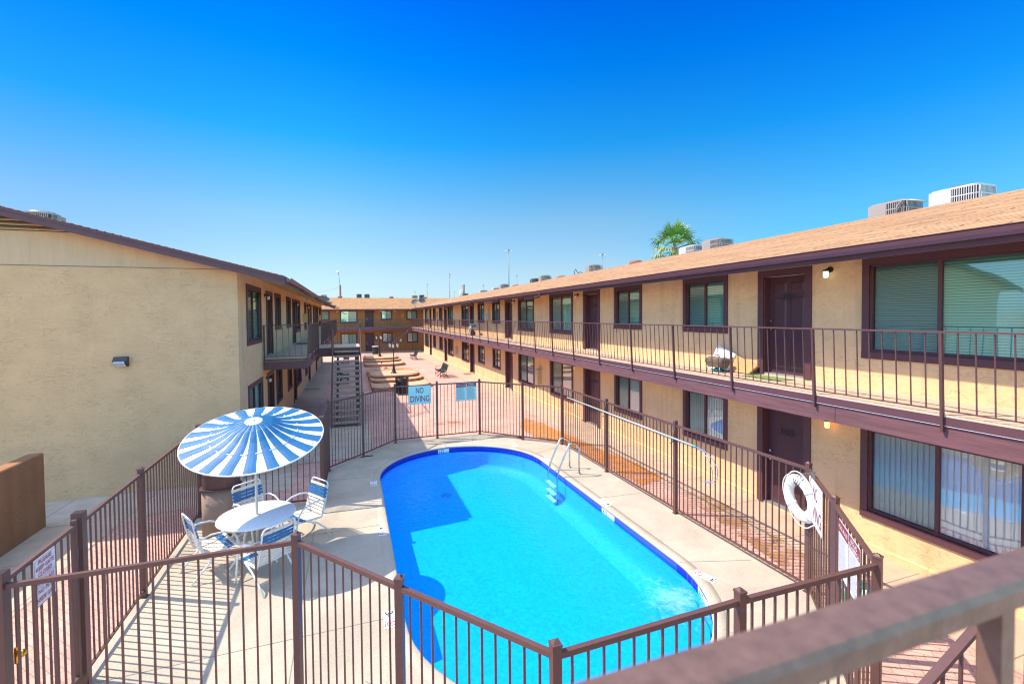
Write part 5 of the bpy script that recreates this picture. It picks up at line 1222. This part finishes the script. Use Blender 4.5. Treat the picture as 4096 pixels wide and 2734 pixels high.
def make_dish():
    r = empty('satellite_dish', (0, 0, 0)); g = MB(); Mx = Matrix.Scale(1.2, 4) @ Matrix.Translation((0, 0, .55)) @ Matrix.Rotation(R(55), 4, 'X') @ Matrix.Rotation(0, 4, 'Z')
    g.lathe([(0.001, 0), (.15, .012), (.28, .045), (.38, .085)], n=24, cap=False, M=Mx, sy=.85); g.lathe([(0.001, -.01), (.15, .002), (.28, .035), (.38, .085)], n=24, cap=False, M=Mx, sy=.85); g.build('reflector', mat('dish grey', (.10, .095, .09), rough=.6), r)
    g = MB(); g.tube([(0, 0, 0), (0, .05, .5)], .025, 8); g.tube([(0, 0, .05), (.22, .1, 0)], .012, 6); g.tube([(0, 0, .05), (-.22, .1, 0)], .012, 6); g.build('mast', GALV, r)
    g = MB(); g.tube([(0, .05, .3), (0, -.30, .35), (0, -.38, .52)], .012, 6); g.build('feed_arm', GALV, r); return r
for x, y, z, a, lab in ((7.22, 55.4, 5.03, R(-20), 'front satellite dish at the far eave corner of the right roof'), (8.25, 57.0, 5.25, R(10), 'second satellite dish just behind the first at the far eave corner'), (-2.95, 61.5, 5.56, R(25), 'satellite dish on the far roof beyond the left eave')):
    place('dish', make_dish, (x, y, z), a, lab, 'satellite dish', 'satellite dishes on the roofs')

# ------------------------------------------------------------------ things beyond the roofs
MASTM = mat('mast grey', (.20, .24, .27), rough=.5)
def make_mast():
    r = empty('floodlight_mast', (0, 0, 0)); g = MB(); g.tube([(0, 0, 0), (0, 0, 29.8)], [.30, .16], 8); g.build('pole', MASTM, r)
    g = MB(); g.tube([(.9 * math.cos(2 * PI * k / 12), .9 * math.sin(2 * PI * k / 12), 29.3) for k in range(13)], .07, 6, cap=False); g.tube([(-.9, 0, 29.3), (.9, 0, 29.3)], .06, 6); g.tube([(0, -.9, 29.3), (0, .9, 29.3)], .06, 6); g.lathe([(.28, 29.2), (.30, 29.6), (.1, 30.1)], n=10); g.build('head', MASTM, r)
    for k in range(4):
        a = R(20) + k * PI / 2; g = MB(); g.lathe([(.16, 29.25), (.42, 28.95), (.30, 28.85), (.05, 28.82)], (1.25 * math.cos(a), 1.25 * math.sin(a), 0), n=10); g.tube([(.9 * math.cos(a), .9 * math.sin(a), 29.3), (1.25 * math.cos(a), 1.25 * math.sin(a), 29.2)], .05, 5); g.build('luminaire', mat('luminaire shell', (.55, .62, .66), rough=.4), r)
    return r
for (x, y, lab) in ((61, 469, 'faint floodlight mast above the paired far roof units'), (56.9, 365, 'floodlight mast left of the red vent on the far roof'), (56.5, 275, 'tall floodlight mast rising where the two roofs meet'), (101.4, 470, 'short faint floodlight mast left of the transformer pole'),
                    (103, 365, 'floodlight mast over the white roof unit'), (58, 169, 'tallest floodlight mast in the middle of the sky'), (99.4, 274, 'floodlight mast just right of the tallest one'), (88.4, 379, 'floodlight mast half hidden by the timber pole'), (100, 170, 'floodlight mast nearest the palm')):
    place('mast', make_mast, (x, y, 0), random.uniform(0, 1), lab, 'floodlight mast', 'floodlight masts on the skyline')
r = empty('utility_pole', (-1.58, 80, 0), 0, 'timber pole with a leaning arm and street lamp above the far roof', 'utility pole')
g = MB(); g.tube([(-1.58, 80, 0), (-1.62, 80, 9.25)], [.20, .15], 10); g.build('pole', WOODP, r, world=True)
g = MB(); g.tube([(-1.62, 80, 8.6), (-1.66, 80, 9.3), (-1.85, 80, 11.3)], .06, 6); g.build('arm', GALV, r, world=True)
g = MB(); g.lathe([(.10, .1), (.22, .0), (.26, -.10), (.12, -.2)], (-1.95, 80, 11.42), n=10); g.build('street_lamp_head', WHITE, r, world=True)
g = MB(); g.tube([(-1.65, 80, 8.95), (-3.5, 80, 8.3), (-5.7, 80, 7.9), (-14, 80, 7.3)], .018, 4); g.build('cable', GALV, r, world=True)
r = empty('utility_pole', (18.9, 80, 0), 0, 'timber pole carrying a white transformer behind the right roof', 'utility pole')
g = MB(); g.tube([(18.85, 80, 0), (19.0, 80, 9.6)], [.20, .16], 10); g.build('pole', WOODP, r, world=True)
g = MB(); g.lathe([(.22, 7.5), (.26, 7.6), (.26, 8.35), (.20, 8.45)], (18.45, 80, 0), n=14); g.tube([(18.35, 80, 8.4), (18.35, 80, 8.75)], .05, 6); g.tube([(18.55, 80, 8.4), (18.55, 80, 8.7)], .05, 6); g.build('transformer', mat('transformer grey', (.60, .66, .68), rough=.4), r, world=True)

# palm
pr = empty('palm_tree', (25.9, 32.2, -.2), 0, 'fan palm with bright green crown and dead skirt above the right roof', 'palm tree')
g = MB(); g.tube([(0, 0, 0), (.1, 0, 5), (0, 0, 9.6)], [.32, .24, .22], 10); g.build('trunk', WOODP, pr); pr.location.z = .05
rnd = random.Random(11)
def fan(mb, base, d, L_, R_, mi, droop):
    d = d.normalized(); side = d.cross(Vector((0, 0, 1))); side = side.normalized() if side.length > .1 else Vector((1, 0, 0)); up = side.cross(d)
    tip = base + d * L_ - Vector((0, 0, droop * .25)); mb.bar(base, tip, .04, .03, mi)
    nb = 15
    for k in range(nb):
        a = R(-105) + R(210) * k / (nb - 1); fwd = (d * math.cos(a) + side * math.sin(a) * 1.0 + up * .25 * (1 - abs(math.sin(a)))).normalized(); ln = R_ * (1 - .25 * abs(math.sin(a))) * rnd.uniform(.85, 1.1)
        p1 = tip + fwd * ln * .55; p2 = tip + fwd * ln - Vector((0, 0, droop * rnd.uniform(.5, 1.2) * ln)); wv = fwd.cross(up).normalized() * .042 * R_
        mb.face([tip - wv * .3, p1 - wv, p1 + wv, tip + wv * .3], mi); mb.face([p1 - wv, p2, p1 + wv], mi)
g = MB()
for k in range(38):
    t = k / 38; el = R(78) - t * R(118) + rnd.uniform(-.12, .12); az = k * 2.399 + rnd.uniform(-.2, .2)
    d = Vector((math.cos(az) * math.cos(el), math.sin(az) * math.cos(el), math.sin(el)))
    fan(g, Vector((0, 0, 9.75 - .5 * t)), d, rnd.uniform(1.1, 1.5), rnd.uniform(1.05, 1.45), 1 if rnd.random() < .22 + .25 * t else 0, .18 + .55 * t)
g.build('crown', [FROND, FRONDY], pr, recalc=False)
g = MB()
for k in range(40):
    az = k * 2.399; el = R(-55) - rnd.random() * R(25); d = Vector((math.cos(az) * math.cos(el), math.sin(az) * math.cos(el), math.sin(el)))
    fan(g, Vector((0, 0, 9.3 - rnd.random() * .9)), d, rnd.uniform(.5, .8), rnd.uniform(.8, 1.2), 0, .35)
g.build('dead_skirt', [FRONDD], pr, recalc=False)

# ------------------------------------------------------------------ stains on the paving
def stain(pts, col, name, z=0.0):
    g = MB(); rnd = random.Random(len(pts)); P = []
    for i in range(len(pts)):
        a = Vector(pts[i - 1]); b = Vector(pts[i])
        for k in range(6): p = a.lerp(b, k / 6); P.append((p.x + rnd.uniform(-.04, .04), p.y + rnd.uniform(-.06, .06)))
    g.face([(x, y, gz(y) - .010 + z) for x, y in P]); bmx = g.build(name, col, None, recalc=True); bmx['kind'] = 'structure'

def stainmat(name, col, thr):
    m = mat(name, col, rough=.7, var=.25, vscale=5); nt = m.node_tree; N = nt.nodes; L = nt.links; tc = N.new('ShaderNodeTexCoord')
    n = N.new('ShaderNodeTexNoise'); n.inputs['Scale'].default_value = 2.2; n.inputs['Detail'].default_value = 9; n.inputs['Roughness'].default_value = .7; L.new(tc.outputs['Object'], n.inputs['Vector'])
    a = N.new('ShaderNodeMapRange'); a.inputs[1].default_value = thr; a.inputs[2].default_value = thr + .16; a.inputs[4].default_value = .8; L.new(n.outputs['Fac'], a.inputs[0]); L.new(a.outputs[0], N['Principled BSDF'].inputs['Alpha']); return m
stain([(5.76, 15.75), (6.45, 17.03), (6.75, 16.1), (6.85, 14.62), (6.91, 13.59), (7.06, 11.82), (7.3, 10.62), (7.25, 9.4), (6.5, 9.2), (6.35, 11.5), (6.32, 13.06), (5.96, 13.7), (5.73, 14.43)], stainmat('rust water stain', (.62, .25, .06), .34), 'rust_stain', .010)
stain([(2.93, 17.51), (3.45, 17.74), (3.93, 17.42), (4.1, 17.0), (3.41, 16.8), (3.01, 17.0)], stainmat('damp stain', (.40, .21, .09), .44), 'damp_stain', .002)
stain([(6.9, 4.6), (7.3, 6.5), (7.5, 8.2), (7.05, 8.6), (6.6, 6.5), (6.4, 5.0)], stainmat('damp stain', (.40, .21, .09), .44), 'damp_stain', .010)
stain([(3.2, 1.6), (6.0, 1.2), (6.6, 2.2), (5.2, 2.4), (3.6, 2.3)], stainmat('rust edge stain', (.50, .20, .06), .5), 'brick_stain', .003)
# ------------------------------------------------------------------ sun, sky, camera
az = math.atan2(.36, -.70); el = R(51.8)
sd = Vector((-.70, .36, 1)).normalized() * -1     # travel direction of light
sun = bpy.data.lights.new('sun', 'SUN'); sun.energy = 3.1; sun.angle = R(.5); sun.color = (1, .865, .69)
so = bpy.data.objects.new('sun', sun); COL.objects.link(so); so.rotation_euler = Vector((-.70, .36, 1)).to_track_quat('Z', 'Y').to_euler(); so.location = (-20, 10, 30)
w = bpy.data.worlds.new('World'); scene.world = w; w.use_nodes = True; nt = w.node_tree; N = nt.nodes; L = nt.links
bg = N['Background']; sky = N.new('ShaderNodeTexSky'); sky.sky_type = 'NISHITA'; sky.sun_disc = False; sky.sun_elevation = el
sky.sun_rotation = math.atan2(-.70, .36); sky.altitude = 300; sky.air_density = 1.0; sky.dust_density = .6; sky.ozone_density = 3.0
SKYSTR = .10
tc = N.new('ShaderNodeTexCoord'); sp = N.new('ShaderNodeSeparateXYZ'); L.new(tc.outputs['Generated'], sp.inputs[0])
rp = N.new('ShaderNodeValToRGB'); L.new(sp.outputs[2], rp.inputs[0]); cr = rp.color_ramp; K = 1 / 2.2
cr.elements[0].position = 0.0; cr.elements[0].color = (1.10 * K, 1.35 * K, 1.75 * K, 1); cr.elements[1].position = 1.0; cr.elements[1].color = (1.8, 1.5, 1.3, 1)
for p, c in ((.095, (1.30, 1.45, 1.52)), (.196, (1.08, 1.55, 1.62)), (.27, (.55, 1.52, 1.85)), (.341, (.12, 1.42, 2.1)), (.465, (.0, 1.10, 2.4)), (.56, (.0, .80, 2.45)), (.70, (2.4, 2.4, 2.6))):
    e_ = cr.elements.new(p); e_.color = (*[q * K for q in c], 1)
# fill light added to the sky behind the camera: warmer and brighter out of view
dp = N.new('ShaderNodeVectorMath'); dp.operation = 'DOT_PRODUCT'; dp.inputs[1].default_value = (-.15, -.99, 0); L.new(tc.outputs['Generated'], dp.inputs[0])
ss = N.new('ShaderNodeMapRange'); ss.interpolation_type = 'SMOOTHSTEP'; ss.inputs[1].default_value = -.36; ss.inputs[2].default_value = .42; L.new(dp.outputs['Value'], ss.inputs[0])
bo_ = N.new('ShaderNodeMix'); bo_.data_type = 'RGBA'; L.new(ss.outputs[0], bo_.inputs['Factor']); bo_.inputs['A'].default_value = (1, 1, 1, 1); bo_.inputs['B'].default_value = (5.0, 4.0, 2.6, 1)
m0 = N.new('ShaderNodeVectorMath'); m0.operation = 'MULTIPLY'; L.new(sky.outputs[0], m0.inputs[0]); L.new(rp.outputs[0], m0.inputs[1])
lx = N.new('ShaderNodeMapRange'); lx.interpolation_type = 'SMOOTHSTEP'; lx.inputs[1].default_value = 0.0; lx.inputs[2].default_value = -.50; L.new(sp.outputs[0], lx.inputs[0])
lm = N.new('ShaderNodeMix'); lm.data_type = 'RGBA'; L.new(lx.outputs[0], lm.inputs['Factor']); lm.inputs['A'].default_value = (1, 1, 1, 1); rx_ = N.new('ShaderNodeMapRange'); rx_.interpolation_type = 'SMOOTHSTEP'; rx_.inputs[1].default_value = .45; rx_.inputs[2].default_value = .85; L.new(sp.outputs[0], rx_.inputs[0]); rm_ = N.new('ShaderNodeMix'); rm_.data_type = 'RGBA'; L.new(rx_.outputs[0], rm_.inputs['Factor']); rm_.inputs['A'].default_value = (1, 1, 1, 1); rm_.inputs['B'].default_value = (.45, 1.0, 1.15, 1); L.new(rm_.outputs['Result'], lm.inputs['A']); lm.inputs['B'].default_value = (.66, .70, .92, 1)
m1 = N.new('ShaderNodeVectorMath'); m1.operation = 'MULTIPLY'; L.new(m0.outputs[0], m1.inputs[0]); L.new(lm.outputs['Result'], m1.inputs[1]); m0 = m1
mu = N.new('ShaderNodeVectorMath'); mu.operation = 'MULTIPLY'; L.new(m0.outputs[0], mu.inputs[0]); L.new(bo_.outputs['Result'], mu.inputs[1])
L.new(mu.outputs[0], bg.inputs[0]); bg.inputs[1].default_value = SKYSTR
cam = bpy.data.cameras.new('Camera'); co = bpy.data.objects.new('Camera', cam); COL.objects.link(co); scene.camera = co
cam.sensor_width = 36; cam.lens = 36 * 1836.56 / 4096; cam.shift_y = -58.37 / 4096; cam.clip_start = .02; cam.clip_end = 6000
yaw, pitch, roll = 3.36587413e-01, 2.53199567e-02, -8.98734089e-03
rt = Vector((math.cos(yaw), -math.sin(yaw), 0)); fw = Vector((math.sin(yaw), math.cos(yaw), 0)); up = Vector((0, 0, 1))
f2 = fw * math.cos(pitch) - up * math.sin(pitch); u2 = up * math.cos(pitch) + fw * math.sin(pitch)
r3 = rt * math.cos(roll) + u2 * math.sin(roll); u3 = u2 * math.cos(roll) - rt * math.sin(roll)
co.matrix_world = Matrix(((r3.x, u3.x, -f2.x, 0), (r3.y, u3.y, -f2.y, 0), (r3.z, u3.z, -f2.z, 4.0), (0, 0, 0, 1)))
cam.dof.use_dof = True; cam.dof.focus_distance = 9.0; cam.dof.aperture_fstop = 4.0
scene.cycles.filter_width = 1.15
scene.view_settings.view_transform = 'Standard'; scene.view_settings.look = 'None'; scene.view_settings.exposure = 1.2; scene.view_settings.gamma = 1
